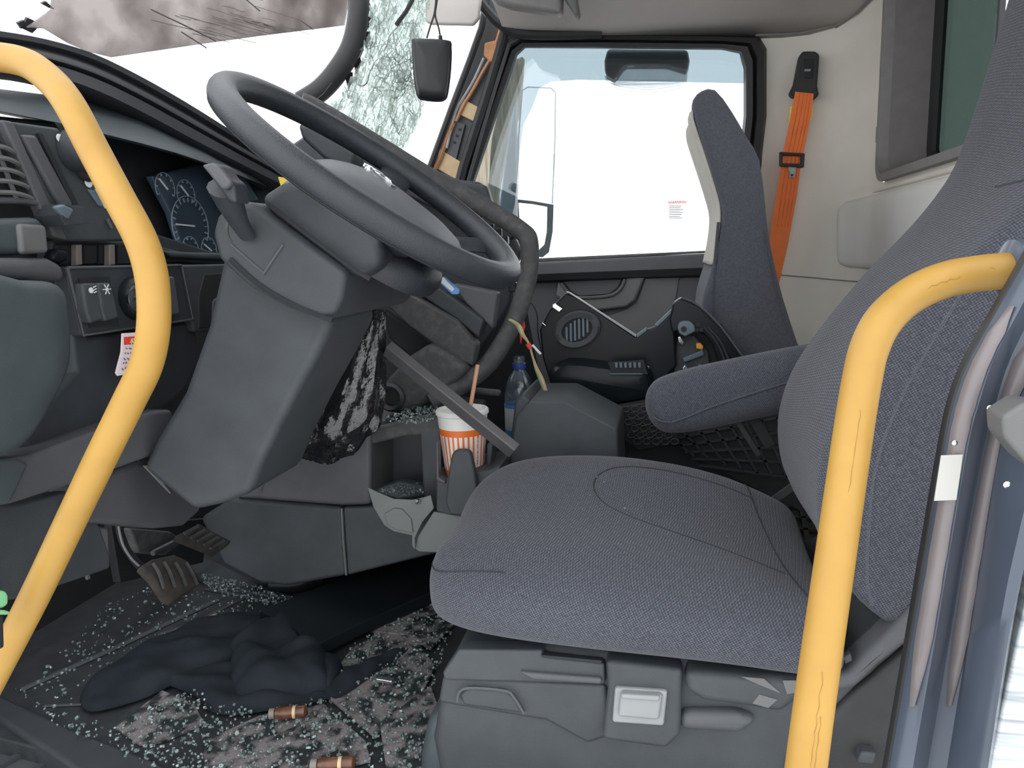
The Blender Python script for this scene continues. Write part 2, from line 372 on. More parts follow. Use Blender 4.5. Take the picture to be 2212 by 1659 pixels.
# rear window
wn = structure('window_1', (XR, 1.6, 1.06))
def rrect(y0, y1, z0, z1, r, x, n=6):
    out = []
    for cy, cz, a0 in ((y1-r, z0+r, -90), (y1-r, z1-r, 0), (y0+r, z1-r, 90), (y0+r, z0+r, 180)):
        for i in range(n+1):
            a = math.radians(a0+90*i/n); out.append(V((x, cy+r*math.cos(a), cz+r*math.sin(a))))
    return out
fy0, fy1, fz0, fz1 = 1.04, FY1, FZ0, 1.80
YD = P(2152, 200, X=XR+.12).y; zm_, zh_ = (fz0+fz1)/2, (fz1-fz0)/2-.03
MB().grid([rrect(fy0-.012, fy1+.012, fz0-.012, fz1+.012, .06, XR-.002), rrect(fy0-.01, fy1+.01, fz0-.01, fz1+.01, .06, XR-.02), rrect(fy0+.01, fy1-.012, fz0+.01, fz1-.01, .055, XR-.022), rrect(fy0+.02, fy1-.02, fz0+.018, fz1-.02, .05, XR+.005)], cv=True).build('frame', 'taupe_frame', wn, smooth=True)
MB().grid([rrect(fy0+.02, fy1-.02, fz0+.018, fz1-.02, .05, XR+.005), rrect(fy0+.03, fy1-.03, fz0+.03, fz1-.03, .045, XR+.11)], cv=True).build('reveal', 'reveal_dark', wn, smooth=True)
MB().grid([rrect(fy0+.028, fy1-.028, fz0+.026, fz1-.028, .045, XR+.10), rrect(fy0+.05, fy1-.05, fz0+.045, fz1-.05, .03, XR+.105), rrect(fy0+.052, fy1-.052, fz0+.047, fz1-.052, .03, XR+.125)], cv=True).build('gasket', 'black_rubber', wn, smooth=True)
MB().box((XR+.12, (YD+fy1-.04)/2, zm_), (.003, (fy1-.04-YD)/2, zh_)).build('pane', 'tinted_pane', wn)
MB().box((XR+.125, (YD+fy0+.04)/2, zm_), (.003, (YD-fy0-.04)/2, zh_)).build('pane', 'pane', wn)
MB().box((XR+.118, YD, zm_), (.006, .006, zh_)).build('mullion', 'grey_plastic', wn)
MB().box((XR-.012, FY1+.022, 1.25), (.006, .008, .022)).build('latch', 'light_grey', wn, bevel=.002)

# ceiling
cl = structure('ceiling', (0, 1.6, 1.62))
def zc(x, y):
    t = abs(y-1.6)/1.0
    return 1.80-.165*t**2.2-.05*(x+.45)*t**2
rows = []
for j in range(21):
    y = .66+j*(2.605-.66)/20
    rows.append([V((x, y, zc(x, y))) for x in (-.52, -.4, -.2, 0, .2, .4, .52, .63)])
MB().grid(rows).build('headliner', 'headliner', cl, smooth=True, solid=.012)
MB().tube([V((.50, 2.56, zc(.5, 2.56)-.008)), V((.55, 2.505, zc(.55, 2.505)-.006)), V((.583, 2.43, zc(.58, 2.43)-.006)), V((.593, 2.3, zc(.593, 2.3)-.006)), V((.593, 1.5, zc(.593, 1.5)-.006))], .006, 6).build('headliner_seam', 'taupe_frame', cl)
MB().tube([V((.27, 2.585, zc(.27, 2.59)-.004)), V((.4, 2.583, zc(.4, 2.59)-.004)), V((.50, 2.555, zc(.5, 2.56)-.006))], .005, 6).build('headliner_seam', 'taupe_frame', cl)
# header rail over the windscreen and door
MB().tube(cr([P(1005, -40, Y=2.35), P(1040, 10, Y=2.45), P(1085, 55, Y=2.5), P(1140, 74, Y=2.52), P(1300, 73, Y=2.55)], 5), .016, 8).build('header_seal', 'black_rubber', cl, smooth=True)

# windscreen plane
A0, A1, WB = P(935, 365, Y=2.5), P(1045, 20, Y=2.5), V((-1.22, 1.0, 1.12))
WP = (A0, (A1-A0).cross(WB-A0).normalized())
# front bulkhead
o = MB().box((-1.42, 1.65, .60), (.03, 1.0, .52)).build('wall_front', 'black_void', kind='structure')
o = MB().box((-1.12, 2.62, .55), (.3, .02, .47)).build('wall_far_side', 'black_void', kind='structure')

# passenger door
dr = structure('door_1', (0, 2.62, .15))
outer = [(985, 385), (1085, 95), (1115, 76), (1300, 72), (1560, 75), (1640, 78), (1656, 105), (1656, 250), (1647, 330), (1630, 560), (1530, 600), (1150, 612), (975, 580)]
inner = [(1027, 391), (1118, 120), (1135, 104), (1300, 105), (1560, 108), (1597, 116), (1606, 150), (1606, 250), (1598, 330), (1590, 545), (1530, 547), (1150, 565), (1012, 575)]
def ringrow(t, Y): return [P(lerp(a[0], b[0], t), lerp(a[1], b[1], t), Y=Y) for a, b in zip(outer, inner)]
MB().grid([ringrow(0, 2.60), ringrow(.12, 2.555), ringrow(.4, 2.55), ringrow(.5, 2.572), ringrow(.6, 2.555), ringrow(.88, 2.56), ringrow(1, 2.60), ringrow(1, 2.64)], cv=True).build('window_seal', 'black_rubber', dr, smooth=True)
slab('pane', [(1020, 400), (1112, 118), (1135, 100), (1560, 104), (1600, 114), (1610, 250), (1595, 550), (1150, 570)], 'pane', dr, th=.004, bevel=0, Y=2.635)
slab('lower_panel', [(960, 590), (1150, 585), (1545, 560), (1660, 560), (1660, 1010), (960, 1010)], 'door_plastic', dr, th=.04, bevel=.006, Y=2.60)
slab('sill_ledge', [(1120, 568), (1535, 547), (1560, 546), (1560, 588), (1535, 586), (1130, 607)], 'door_plastic', dr, th=.07, bevel=.01, Y=2.555)
slab('sill_cap', [(1140, 559), (1535, 541), (1540, 546), (1140, 567)], 'warm_grey_plastic', dr, th=.05, bevel=.003, Y=2.575)
slab('pull_recess', [(1215, 608), (1345, 600), (1335, 622), (1315, 636), (1250, 640), (1233, 630)], 'door_plastic', dr, th=.03, bevel=.004, Y=2.585)
slab('armrest', [(1205, 607), (1228, 632), (1250, 643), (1316, 639), (1341, 624), (1352, 600), (1395, 595), (1372, 650), (1352, 664), (1290, 672), (1240, 668), (1200, 640)], 'door_insert', dr, th=.05, bevel=.01, Y=2.565)
MB().tube(cr([P(a, b, Y=2.563) for a, b in ((1212, 612), (1230, 634), (1252, 643), (1316, 639), (1340, 624), (1350, 603))], 5), .006, 8).build('pull_edge', 'warm_grey_plastic', dr, smooth=True)
slab('trim_insert', [(1395, 596), (1470, 590), (1462, 640), (1425, 760), (1320, 770), (1290, 690), (1352, 668), (1374, 654)], 'door_insert', dr, th=.03, bevel=.006, Y=2.585)
slab('door_card_edge', [(1470, 590), (1520, 586), (1500, 770), (1430, 770)], 'door_plastic', dr, th=.02, bevel=.004, Y=2.59)
# warning label on the glass
wl = slab('window_label', [(1441, 432), (1484, 433), (1481, 476), (1438, 475)], 'label_film', dr, th=.0008, bevel=0, Y=2.632)
slab('label_header', [(1443, 433), (1484, 434), (1483, 441), (1442, 440)], 'label_film_red', wl, th=.0006, bevel=0, Y=2.6312)
mb = MB()
a, ux, uz = P(1463, 437, Y=2.6305), V((1, 0, .03)), V((0, 0, 1)); text_into(mb, 'WARNING', a, ux, uz, .012)
mb.build('header_text', 'red_print', wl)
mb = MB()
for r in range(8):
    y = 445+r*3.7; mb.bar(P(1445, y, Y=2.631), P(1445+random.uniform(24, 35), y, Y=2.631), .001, .0022)
mb.build('text_lines', 'light_grey', wl)
# acrylic deflector along the window's top and front edge
slab('window_deflector', [(1108, 110), (1130, 98), (1600, 100), (1612, 180), (1250, 172), (1190, 176), (1165, 190), (1150, 230), (1130, 270), (1122, 330), (1112, 440), (1105, 470), (1050, 470), (1062, 300)], 'deflector_acrylic', dr, th=.004, bevel=0, Y=2.665)

# passenger windscreen pillar
pl_ = structure('trim_2', P(1000, 300, Y=2.55))
slab('pillar_core', [(1040, -60), (1130, -60), (1130, 85), (1085, 110), (1000, 400), (925, 375), (1035, 60)], 'pillar_navy', pl_, th=.07, bevel=.012, Y=2.55)
MB().tube([P(a, b, Y=2.52) for a, b in ((1052, -10), (1040, 60), (1015, 130), (975, 235), (925, 372))], .011, 8).build('glass_seal', 'black_rubber', pl_, smooth=True)
MB().tube([P(a, b, Y=2.53) for a, b in ((1092, 60), (1078, 110), (1045, 220), (1000, 360), (990, 400))], .015, 8).build('pillar_edge', 'black_rubber', pl_, smooth=True)
MB().tube([P(a, b, Y=2.525) for a, b in ((1100, 95), (1070, 190), (1040, 290), (1010, 395))], .006, 6).build('pillar_bead', 'charcoal_plastic', pl_, smooth=True)
for q in ([(1000, 214), (1037, 233), (1026, 264), (988, 245)], [(950, 322), (996, 350), (985, 388), (941, 362)]):
    slab('tape_patch', q, 'tape_tan', pl_, th=.012, bevel=.003, Y=2.535)
slab('tape_patch', [(1046, 92), (1070, 86), (1088, 98), (1078, 125), (1060, 136), (1044, 120)], 'tape_orange', pl_, th=.03, bevel=.006, Y=2.525)
MB().tube([P(a, b, Y=2.53) for a, b in ((1084, 40), (1080, 70), (1072, 95))], .007, 6).build('wire_wrap', 'tape_orange', pl_, smooth=True)
MB().tube(cr([P(a, b, Y=2.53) for a, b in ((1058, 130), (1040, 160), (1018, 200), (1002, 225), (985, 262))], 3), .006, 6).build('wire_wrap', 'tape_orange', pl_, smooth=True)
MB().tube(cr([P(a, b, Y=2.53) for a, b in ((980, 265), (965, 300), (950, 345), (935, 370))], 3), .008, 6).build('wire_wrap', 'tape_orange', pl_, smooth=True)
MB().tube(cr([P(a, b, Y=2.528) for a, b in ((1045, 125), (1025, 170), (1005, 205), (985, 240), (965, 320))], 3), .0045, 6).build('wire', 'pipe_silver', pl_, smooth=True)
slab('pillar_strap', [(985, 262), (1005, 268), (985, 345), (962, 340)], 'grey_plastic', pl_, th=.008, bevel=.002, Y=2.537)
for k in range(3):
    a, b = 994-k*6, 279+k*14
    slab('slot', [(a-3, b-2.5), (a+3, b-1.5), (a+2, b+3.5), (a-4, b+2.5)], 'black_void', pl_, th=.004, bevel=0, Y=2.5355)

# driver-side door jamb
jb = structure('wall_left', P(2050, 1400, Y=.72))
def jl(pts, Y): return cr([P(a, b, Y=Y) for a, b in pts], 4)
L0 = [(1895, 1760), (1910, 1659), (1960, 1370), (1990, 1190), (2030, 960), (2052, 860), (2085, 775), (2150, 660), (2215, 545), (2290, 400)]
def off(k): # k: list of horizontal offsets along L0
    return [(a+d, b) for (a, b), d in zip(L0, k)]
E0 = jl(L0, .735); E1 = jl(off([8]*10), .725)
E2 = jl(off([12]*10), .72); E3 = jl(off([62, 60, 60, 60, 60, 64, 60, 55, 50, 45]), .71)
E4 = jl(off([92, 92, 92, 92, 95, 100, 95, 85, 75, 65]), .735); E5 = jl(off([140, 138, 135, 133, 132, 150, 160, 160, 150, 130]), .725)
E6 = jl(off([205, 205, 200, 205, 225, 270, 300, 330, 340, 340]), .66); E7 = jl(off([222, 222, 218, 228, 262, 330, 380, 420, 430, 430]), .655)
E8 = [p+V((.03, .06, 0)) for p in E7]
MB().grid([E0, E1, E2], ).build('door_seal', 'black_rubber', jb, smooth=True, solid=.004)
MB().grid([E2, E3, E4, E5, E6, E7, E8]).build('jamb_skin', 'jamb_blue', jb, smooth=True, solid=.003)
def band(A, B, i0, i1, ta, tb, dz=.0035):
    ra, rb = [], []
    for i in range(i0, i1):
        a, b = A[i], B[i]; n = V((-.2, -1, 0)).normalized()*dz
        k = min(1, (i-i0)/1.5, (i1-1-i)/2)*.5; m_ = (ta+tb)/2; w_ = (tb-ta)*(.25+k+.06*math.sin(i*2.7)*(1-k))
        ra.append(lerp(a, b, m_-w_/1.5)+n); rb.append(lerp(a, b, m_+w_/1.5)+n)
    return MB().grid([ra, rb])
nj = len(E2)
band(E2, E3, 6, nj-8, .1, .9).build('mauve_strip', 'jamb_mauve', jb, smooth=True, solid=.001)  # mauve strips laid over the blue jamb skin
band(E4, E5, 6, nj-10, .12, .92).build('mauve_strip', 'jamb_mauve', jb, smooth=True, solid=.001)
slab('data_sticker', [(2033, 984), (2080, 982), (2066, 1080), (2018, 1082)], 'white_sticker', jb, th=.001, bevel=0, Y=.706)
st = slab('striker_plate', [(2165, 900), (2215, 868), (2290, 880), (2290, 1060), (2215, 1000), (2168, 945)], 'warm_grey_plastic', jb, th=.035, bevel=.004, Y=.655)
MB().lathe(P(2172, 1045, Y=.66), [(.0025, 0), (.003, .003), (.001, .005)], (0, -1, 0), 10).build('screw', 'chrome', jb, smooth=True)
for q in ((2135, 880), (2060, 955)):
    MB().lathe(P(*q, Y=.70), [(.002, 0), (.0025, .003), (.001, .004)], (0, -1, 0), 10).build('screw', 'chrome', jb, smooth=True)
o = slab('wall_outer_skin', [(2120, 1760), (2140, 1640), (2185, 1440), (2225, 1260), (2330, 1150), (2420, 1760)], 'streaked_white', th=.02, bevel=.003, Y=.70, kind='structure')
# ------------------------------------------------------------------ broken windscreen
e1 = (A1-A0).normalized(); e2 = WP[1].cross(e1).normalized()
ws = structure('window_2', A0)
def pin(p, pg):
    x, y = p; c = False; n = len(pg)
    for i in range(n):
        (x1, y1), (x2, y2) = pg[i], pg[i-1]
        if (y1 > y) != (y2 > y) and x < (x2-x1)*(y-y1)/(y2-y1)+x1: c = not c
    return c
def to2(p): d = p-A0; return (d.dot(e1), d.dot(e2))
def fr2(a, b, h=0): return A0+e1*a+e2*b+WP[1]*h
def crazed(pxs, cell, mb, th=.004, tilt=.25):
    pg = [to2(p) for p in poly(pxs, pl=WP)]
    xs, ys = [p[0] for p in pg], [p[1] for p in pg]
    nx, ny = int((max(xs)-min(xs))/cell)+2, int((max(ys)-min(ys))/cell)+2
    J = {(i, j): (min(xs)+(i+random.uniform(-.38, .38))*cell, min(ys)+(j+random.uniform(-.38, .38))*cell) for i in range(nx+1) for j in range(ny+1)}
    for i in range(nx):
        for j in range(ny):
            q = [J[i, j], J[i+1, j], J[i+1, j+1], J[i, j+1]]; c = (sum(a for a, b in q)/4, sum(b for a, b in q)/4)
            if not pin(c, pg): continue
            tx, ty = random.uniform(-tilt, tilt), random.uniform(-tilt, tilt)
            pts = [fr2(lerp(c[0], a, .95), lerp(c[1], b, .95), (a-c[0])*tx+(b-c[1])*ty) for a, b in q]
            mb.prism(pts, WP[1]*th)
CR1 = [(672, 262), (735, 205), (770, 150), (795, 70), (800, -60), (935, -60), (918, 40), (905, 150), (912, 240), (885, 300), (858, 336), (790, 300)]
mb = MB(); crazed(CR1, .012, mb); mb.build('glass_fragments', 'crazed_glass', ws, kind='stuff')
mb = MB()
pg = [to2(p) for p in poly(CR1, pl=WP)]
cx, cy = to2(P(880, 150, pl=WP)); nn = 0
while nn < 130:
    a = random.choice(pg); b = random.choice(pg); t = random.random()
    x, y = lerp(cx, lerp(a[0], b[0], t), random.uniform(.0, 1)), lerp(cy, lerp(a[1], b[1], t), random.uniform(.0, 1))
    ang = random.uniform(0, 6.28); path = []
    for s in range(random.randint(4, 10)):
        if pin((x, y), pg): path.append(fr2(x, y, -.004))
        ang += random.uniform(-.6, .6); x += .012*math.cos(ang); y += .012*math.sin(ang)
    if len(path) > 2: mb.tube(path, random.uniform(.0006, .0019), 4); nn += 1
mb.build('crack_lines', 'dusty_plastic', ws, kind='stuff')
SG = [(150, 95), (95, 62), (60, 60), (112, 22), (120, -120), (775, -120), (745, 55), (560, 78), (430, 96), (240, 124), (190, 112)]
slab('brown_sheet', SG, 'brown_glass', ws, th=.005, bevel=0, pl=WP)  # mottled brown translucent sheet in the windscreen plane
mb = MB(); pg = [to2(p) for p in poly(SG, pl=WP)]
d0 = V(to2(P(560, 80, pl=WP)))-V(to2(P(330, 20, pl=WP))); d0.normalize()
for k in range(40):
    px, py = random.gauss(500, 60), random.gauss(50, 28)
    x, y = to2(P(px, py, pl=WP)); L = random.choice((.04, .06, .10, .16)); path = []
    for s in range(5): path.append(fr2(x+d0.x*L*s/4+random.uniform(-.001, .001), y+d0.y*L*s/4+random.uniform(-.001, .001), -.006))
    if pin((x, y), pg): mb.tube(path, random.uniform(.0003, .0007), 4)
for q in ([(330, 22), (400, 55), (470, 90)], [(395, 70), (450, 105)], [(535, 0), (565, 25)], [(655, 47), (680, 65)], [(720, 180), (700, 205), (660, 235)]):
    mb.tube([P(a, b, pl=WP)-WP[1]*.005 for a, b in q], .0013, 4)
mb.build('scratch_lines', 'black_rubber', ws, kind='stuff')
for k in range(0):   # pale curved streaks in the brown sheet
    a, b = random.uniform(210, 480), random.uniform(25, 100)
    pts = cr([P(a, b, pl=WP), P(a+random.uniform(20, 45), b+random.uniform(-8, 12), pl=WP), P(a+random.uniform(60, 120), b-random.uniform(2, 25), pl=WP)], 4)
    MB().tube([p-WP[1]*.004 for p in pts], random.uniform(.0015, .004), 5, sq=.4, up=WP[1]).build('pale_streak', 'warm_grey_plastic', ws, smooth=True)
for q in ([(45, 62), (60, 38), (75, 45), (62, 60)], [(90, 8), (100, 3), (118, 20), (108, 18)], [(38, 50), (52, 44), (55, 58), (82, 60), (70, 72), (45, 60)]):
    slab('torn_edge', q, 'black_rubber', ws, th=.006, bevel=0, pl=(A0-WP[1]*.012, WP[1]))

def gline(pts, D): return cr([P(a, b, D=D) for a, b in pts], 6)
g = thing('windscreen_gasket', P(690, 210, D=2.0), 'thick black rubber gasket hanging in a curve inside the broken windscreen', 'gasket')
MB().tube(gline([(776, -60), (774, 30), (760, 100), (728, 155), (692, 195), (650, 222)], 2.0), [.029]*31, 12).build('rubber_strip', 'black_rubber', g, smooth=True)
mb = MB()
for a, b in ((795, 40), (790, 80), (775, 105), (768, 135), (752, 170), (790, 20)):
    c = P(a, b, D=2.02); mb.prism([c+RT*random.uniform(-.02, 0)+UP*random.uniform(-.02, .02), c+RT*.012+UP*.018, c+RT*random.uniform(.01, .02), c-UP*.03], FW*.006)
mb.build('torn_lip', 'black_rubber', g)
MB().tube(gline([(905, -30), (880, 20), (862, 45), (856, 54)], 2.05), .006, 8).build('wiper_arm', 'black_rubber', ws, smooth=True)

# long black cowl strip lying loose above the dashboard
top = [(-120, 45), (0, 62), (100, 80), (200, 110), (300, 158), (400, 215), (500, 278), (600, 340), (700, 398), (800, 455)]
bot = [(-120, 150), (0, 158), (100, 172), (200, 205), (300, 252), (400, 305), (500, 355), (600, 404), (700, 450), (800, 495)]
YS = [.90, 1.0, 1.1, 1.2, 1.31, 1.42, 1.54, 1.66, 1.78, 1.9]
rows = []
shp = [(0, .03), (.05, 0), (.18, 0), (.22, .012), (.42, -.004), (.52, -.006), (.56, .008), (.62, -.004), (.92, -.012), (1, .0), (1.0, .05), (.0, .07)]
for (a, b), (c, d), Y in zip(cr(top, 3), cr(bot, 3), cr([(y,) for y in YS], 3)):
    rows.append([P(lerp(a, c, t), lerp(b, d, t), Y=Y[0])+V((-h, h*.2, 0)) for t, h in shp])
o = MB().grid(rows, cv=True, caps=True).build('cowl_strip', 'strip_rubber', smooth=True)
tag(o, 'long black ribbed rubber cowl strip sweeping down above the dashboard to the steering wheel', 'trim strip')

# ------------------------------------------------------------------ dashboard
DX = -.90
da = thing('dashboard', V((-.95, 1.2, FLOOR)), 'dark grey driver dashboard with instrument cluster, light switches and knee panels', 'dashboard')
def dslab(name, pxs, m, X=DX, th=.05, bevel=.005, parent=None, **k): return slab(name, pxs, m, parent or da, th=th, bevel=bevel, X=X, **k)
# upper cover
tp = [(-120, 178), (0, 192), (130, 208), (300, 246), (380, 278), (470, 325), (590, 392)]
md_ = [(-120, 215), (0, 232), (130, 258), (300, 300), (380, 322), (470, 352), (590, 400)]
MB().grid([[P(a, b, X=-1.16) for a, b in tp], [P(a, b, X=-1.03) for a, b in tp], [P(a, b, X=-.93) for a, b in md_], [P(a, b+8, X=-.925) for a, b in md_], [P(a, b+14, X=-1.05) for a, b in md_]]).build('top_cover', 'teal_grey_plastic', da, smooth=True)
dslab('cluster_hood', [(130, 262), (300, 302), (470, 352), (590, 400), (500, 560), (395, 560), (250, 470)], 'black_void', X=-1.04, th=.03)
dslab('backing', [(-200, 230), (120, 262), (260, 480), (500, 556), (510, 720), (440, 1010), (-200, 1010)], 'dark_plastic', X=-.965, th=.03)
# air vent with curved slats
vf = dslab('vent_frame', [(-90, 250), (5, 262), (72, 428), (66, 440), (-90, 432)], 'charcoal_plastic', th=.02)
vb = dslab('vent_cavity', [(-90, 300), (0, 302), (62, 424), (-90, 424)], 'black_void', X=DX+.002, th=.01, bevel=0)
for k in range(5):
    y = 322+k*25
    MB().tube(cr([P(a, b, X=DX+.006+h) for a, b, h in ((-90, y-6, 0), (-40, y-7, .006), (0+k*6, y-6, .01), (20+k*9, y+1, .008), (30+k*10, y+8, .002))], 4), .0035, 6).build('vent_slat', 'warm_grey_plastic', vb, smooth=True)
MB().tube([P(-15, 300, X=DX+.012), P(35, 428, X=DX+.012)], .0035, 6).build('vent_divider', 'grey_plastic', vb, smooth=True)
dslab('vent_rail', [(-90, 424), (62, 424), (84, 432), (86, 445), (60, 440), (-90, 438)], 'grey_plastic', X=DX+.012, th=.02, bevel=.004)
dslab('side_trim', [(5, 258), (30, 262), (125, 470), (150, 520), (118, 512), (84, 440)], 'grey_plastic', X=DX+.012, th=.02, bevel=.004)
# light switch panel with slide
lp = dslab('light_panel', [(28, 262), (128, 276), (170, 340), (290, 505), (285, 520), (150, 522), (122, 470)], 'charcoal_plastic', X=DX+.004, th=.03)
dslab('slide_rail', [(48, 290), (80, 292), (160, 440), (150, 470), (118, 420)], 'grey_plastic', X=DX+.012, th=.012, parent=lp)
dslab('slide_slot', [(82, 288), (92, 289), (170, 442), (158, 444)], 'black_void', X=DX+.009, th=.006, bevel=0, parent=lp)
dslab('slide_knob', [(140, 440), (186, 448), (192, 482), (142, 488), (128, 464), (134, 470)], 'dark_plastic', X=DX+.05, th=.045, parent=lp)
dslab('slide_knob_face', [(120, 446), (140, 440), (164, 452), (152, 476), (142, 470)], 'bluegrey_plastic', X=DX+.052, th=.012, parent=lp)
def disc(px, py, X, r, m, par, h=.02, prof=None, name='knob', ax=(1, 0, 0), n=24):
    return MB().lathe(P(px, py, X=X), prof or [(r, 0), (r, h*.7), (r*.85, h), (r*.2, h)], ax, n).build(name, m, par, smooth=True)
disc(158, 326, DX+.005, .032, 'dark_plastic', lp, .035)
disc(182, 365, DX+.005, .020, 'black_void', lp, .012)
for a, b, r in ((128, 298, .006), (141, 294, .007), (165, 316, .004), (132, 315, .003), (146, 340, .003), (191, 394, .008)):
    disc(a, b, DX+.008, r, 'white_print', lp, .001, name='symbol', n=12)
dslab('symbol_bar', [(206, 408), (212, 408), (232, 448), (228, 450)], 'white_print', X=DX+.007, th=.002, bevel=0, parent=lp)
dslab('rocker', [(192, 408), (206, 410), (228, 448), (218, 446)], 'bluegrey_plastic', X=DX+.010, th=.008, parent=lp)
dslab('rocker', [(232, 474), (236, 472), (248, 494), (243, 496)], 'grey_plastic', X=DX+.010, th=.006, parent=lp)
# instrument face
cf = dslab('instrument_face', [(330, 380), (470, 345), (520, 352), (592, 410), (520, 548), (400, 548), (372, 460)], 'cluster_face', X=-1.0, th=.02)
dslab('hood_cheek', [(470, 346), (514, 352), (560, 432), (500, 450), (492, 440)], 'bluegrey_plastic', X=-.96, th=.012, parent=cf)
dslab('cluster_lens_edge', [(468, 395), (478, 398), (496, 470), (492, 480)], 'grey_plastic', X=-.98, th=.006, parent=cf)
def gauge(px, py, r, tilt, needle, n=14):
    c = P(px, py, X=-.995); ey, ez = V((0, 1, 0)), V((0, 0, 1))
    path = [c+ey*(r*math.cos(a))+ez*(r*math.sin(a)) for a in [math.radians(210-240*i/24) for i in range(25)]]
    gd = MB().tube(path, .0012 if r > .03 else .0009, 5).build('gauge_ring', 'dial_print', cf)
    mb = MB()
    for i in range(n):
        a = math.radians(210-240*i/(n-1)); d = ey*math.cos(a)+ez*math.sin(a)
        mb.bar(c+d*r*.80, c+d*r*.94, .0035 if i % 2 else .002, .002, (1, 0, 0))
    mb.build('gauge_ticks', 'dial_print', gd)
    a = math.radians(needle); d = ey*math.cos(a)+ez*math.sin(a)
    MB().bar(c-d*r*.15+V((.003, 0, 0)), c+d*r*.85+V((.003, 0, 0)), .003, .002, (1, 0, 0)).build('needle', 'needle_white', gd)
gauge(412, 488, .062, 0, 178, 17)
gauge(357, 406, .030, 0, 140, 8); gauge(402, 420, .030, 0, 140, 8)
gauge(412, 540, .028, 0, 150, 8); gauge(452, 540, .028, 0, 150, 8)
# open ledge with broken tabs under the cluster
dslab('ledge', [(115, 520), (300, 520), (400, 545), (500, 545), (500, 572), (390, 566), (140, 580), (110, 560)], 'dark_plastic', X=-.93, th=.03)
dslab('ledge_lip', [(350, 540), (400, 544), (500, 548), (500, 562), (370, 556)], 'teal_grey_plastic', X=-.915, th=.02)
for a in (172, 243):
    dslab('tab', [(a-6, 528), (a+6, 528), (a+7, 572), (a-6, 574)], 'tan_tab', X=-.905, th=.012, bevel=.002)
for a, wd_ in ((140, 12), (195, 14), (222, 8), (270, 16)):
    dslab('tab_recess', [(a-wd_, 530), (a+wd_, 530), (a+wd_, 568), (a-wd_, 570)], 'black_void', X=-.918, th=.01, bevel=0)
dslab('clip', [(122, 536), (150, 540), (152, 560), (130, 572), (112, 560)], 'gloss_black', X=-.90, th=.02, bevel=.006)
# left lower housing
dslab('air_duct', [(-90, 474), (90, 468), (108, 500), (110, 548), (-90, 552)], 'teal_grey_plastic', X=-.87, th=.06, bevel=.012)
dslab('duct_face', [(42, 482), (102, 486), (108, 546), (48, 550)], 'warm_grey_plastic', X=-.862, th=.012, bevel=.006)
dslab('duct_shoulder', [(-90, 556), (108, 556), (140, 572), (148, 606), (-90, 600)], 'grey_plastic', X=-.86, th=.06, bevel=.012)
# knee bolster, bulging
ko = [(-140, 598), (60, 604), (132, 612), (152, 660), (158, 740), (150, 800), (110, 885), (60, 960), (0, 992), (-140, 1010)]
yl = [P(a, b, X=-.80) for a, b in ko]; c0 = sum(yl, V())/len(yl)
rows = []
for s, xo in ((1, -.09), (1, -.02), (.985, -.008), (.95, -.001), (.85, .003), (.5, .005), (.2, .005)):
    rows.append([c0+(p-c0)*s+V((xo, 0, 0)) for p in cr(yl, 3, True)])
MB().grid(rows, cv=True, caps=True).build('knee_bolster', 'teal_grey_plastic', da, smooth=True, label='smooth rounded dark grey-green knee panel')
dslab('lower_fascia', [(135, 590), (195, 725), (420, 690), (440, 770), (400, 850), (330, 905), (250, 930), (60, 985), (40, 930), (160, 800)], 'dark_plastic', X=-.885, th=.06, bevel=.012)
# ignition and switch panel
sw = dslab('switch_panel', [(142, 576), (392, 570), (418, 692), (178, 727)], 'dark_plastic', X=-.868, th=.03, bevel=.004)
MB().tube([P(a, b, X=-.866) for a, b in ((146, 578), (180, 724), (416, 690), (392, 573), (146, 578))], .0022, 6).build('panel_edge', 'grey_plastic', sw, smooth=True)
dslab('switch_well', [(170, 600), (236, 598), (258, 704), (194, 708)], 'black_void', X=-.866, th=.01, bevel=0, parent=sw)
for k in range(2):
    s = k*33
    dslab('rocker_switch', [(178+s, 612-k), (208+s, 611-k), (226+s, 690-k*4), (213+s, 694-k*4), (196+s, 700-k*4), (186+s, 672-k)], 'charcoal_plastic', X=-.850, th=.02, bevel=.005, parent=sw)
mb = MB()   # fog-lamp and work-lamp pictograms
c = P(199, 627, X=-.8485)
for i in range(3): mb.bar(c+V((0, .003, .004-.004*i)), c+V((0, .009, .006-.004*i)), .0014, .001, (1, 0, 0))
mb.lathe(c+V((0, -.002, 0)), [(.0045, -.0005), (.0045, .0005)], (1, 0, 0), 10)
c = P(231, 625, X=-.8485)
for i in range(6):
    a = i*math.pi/3; mb.bar(c+V((0, .0035*math.cos(a), .0035*math.sin(a))), c+V((0, .0085*math.cos(a), .0085*math.sin(a))), .0014, .001, (1, 0, 0))
mb.lathe(c, [(.0028, -.0005), (.0028, .0005)], (1, 0, 0), 8)
mb.build('pictogram', 'white_print', sw)
ig = disc(290, 644, -.866, .036, 'gloss_black', sw, .02, name='ignition_ring')
disc(293, 645, -.848, .022, 'chrome', ig, .006, name='ignition_lock')
MB().box(P(296, 645, X=-.840), (.002, .010, .0022)).build('key_slot', 'black_void', ig)
dslab('rocker_switch', [(358, 598), (378, 597), (390, 678), (368, 682)], 'grey_plastic', X=-.856, th=.02, bevel=.004, parent=sw)
dslab('cubby_frame', [(392, 572), (500, 570), (505, 715), (420, 718)], 'charcoal_plastic', X=-.872, th=.03)
dslab('cubby_hole', [(442, 592), (500, 588), (500, 706), (430, 710), (430, 640)], 'black_void', X=-.870, th=.01, bevel=.003)
dslab('cubby_inner', [(462, 650), (478, 636), (500, 640), (500, 706), (460, 708)], 'dark_plastic', X=-.866, th=.01)
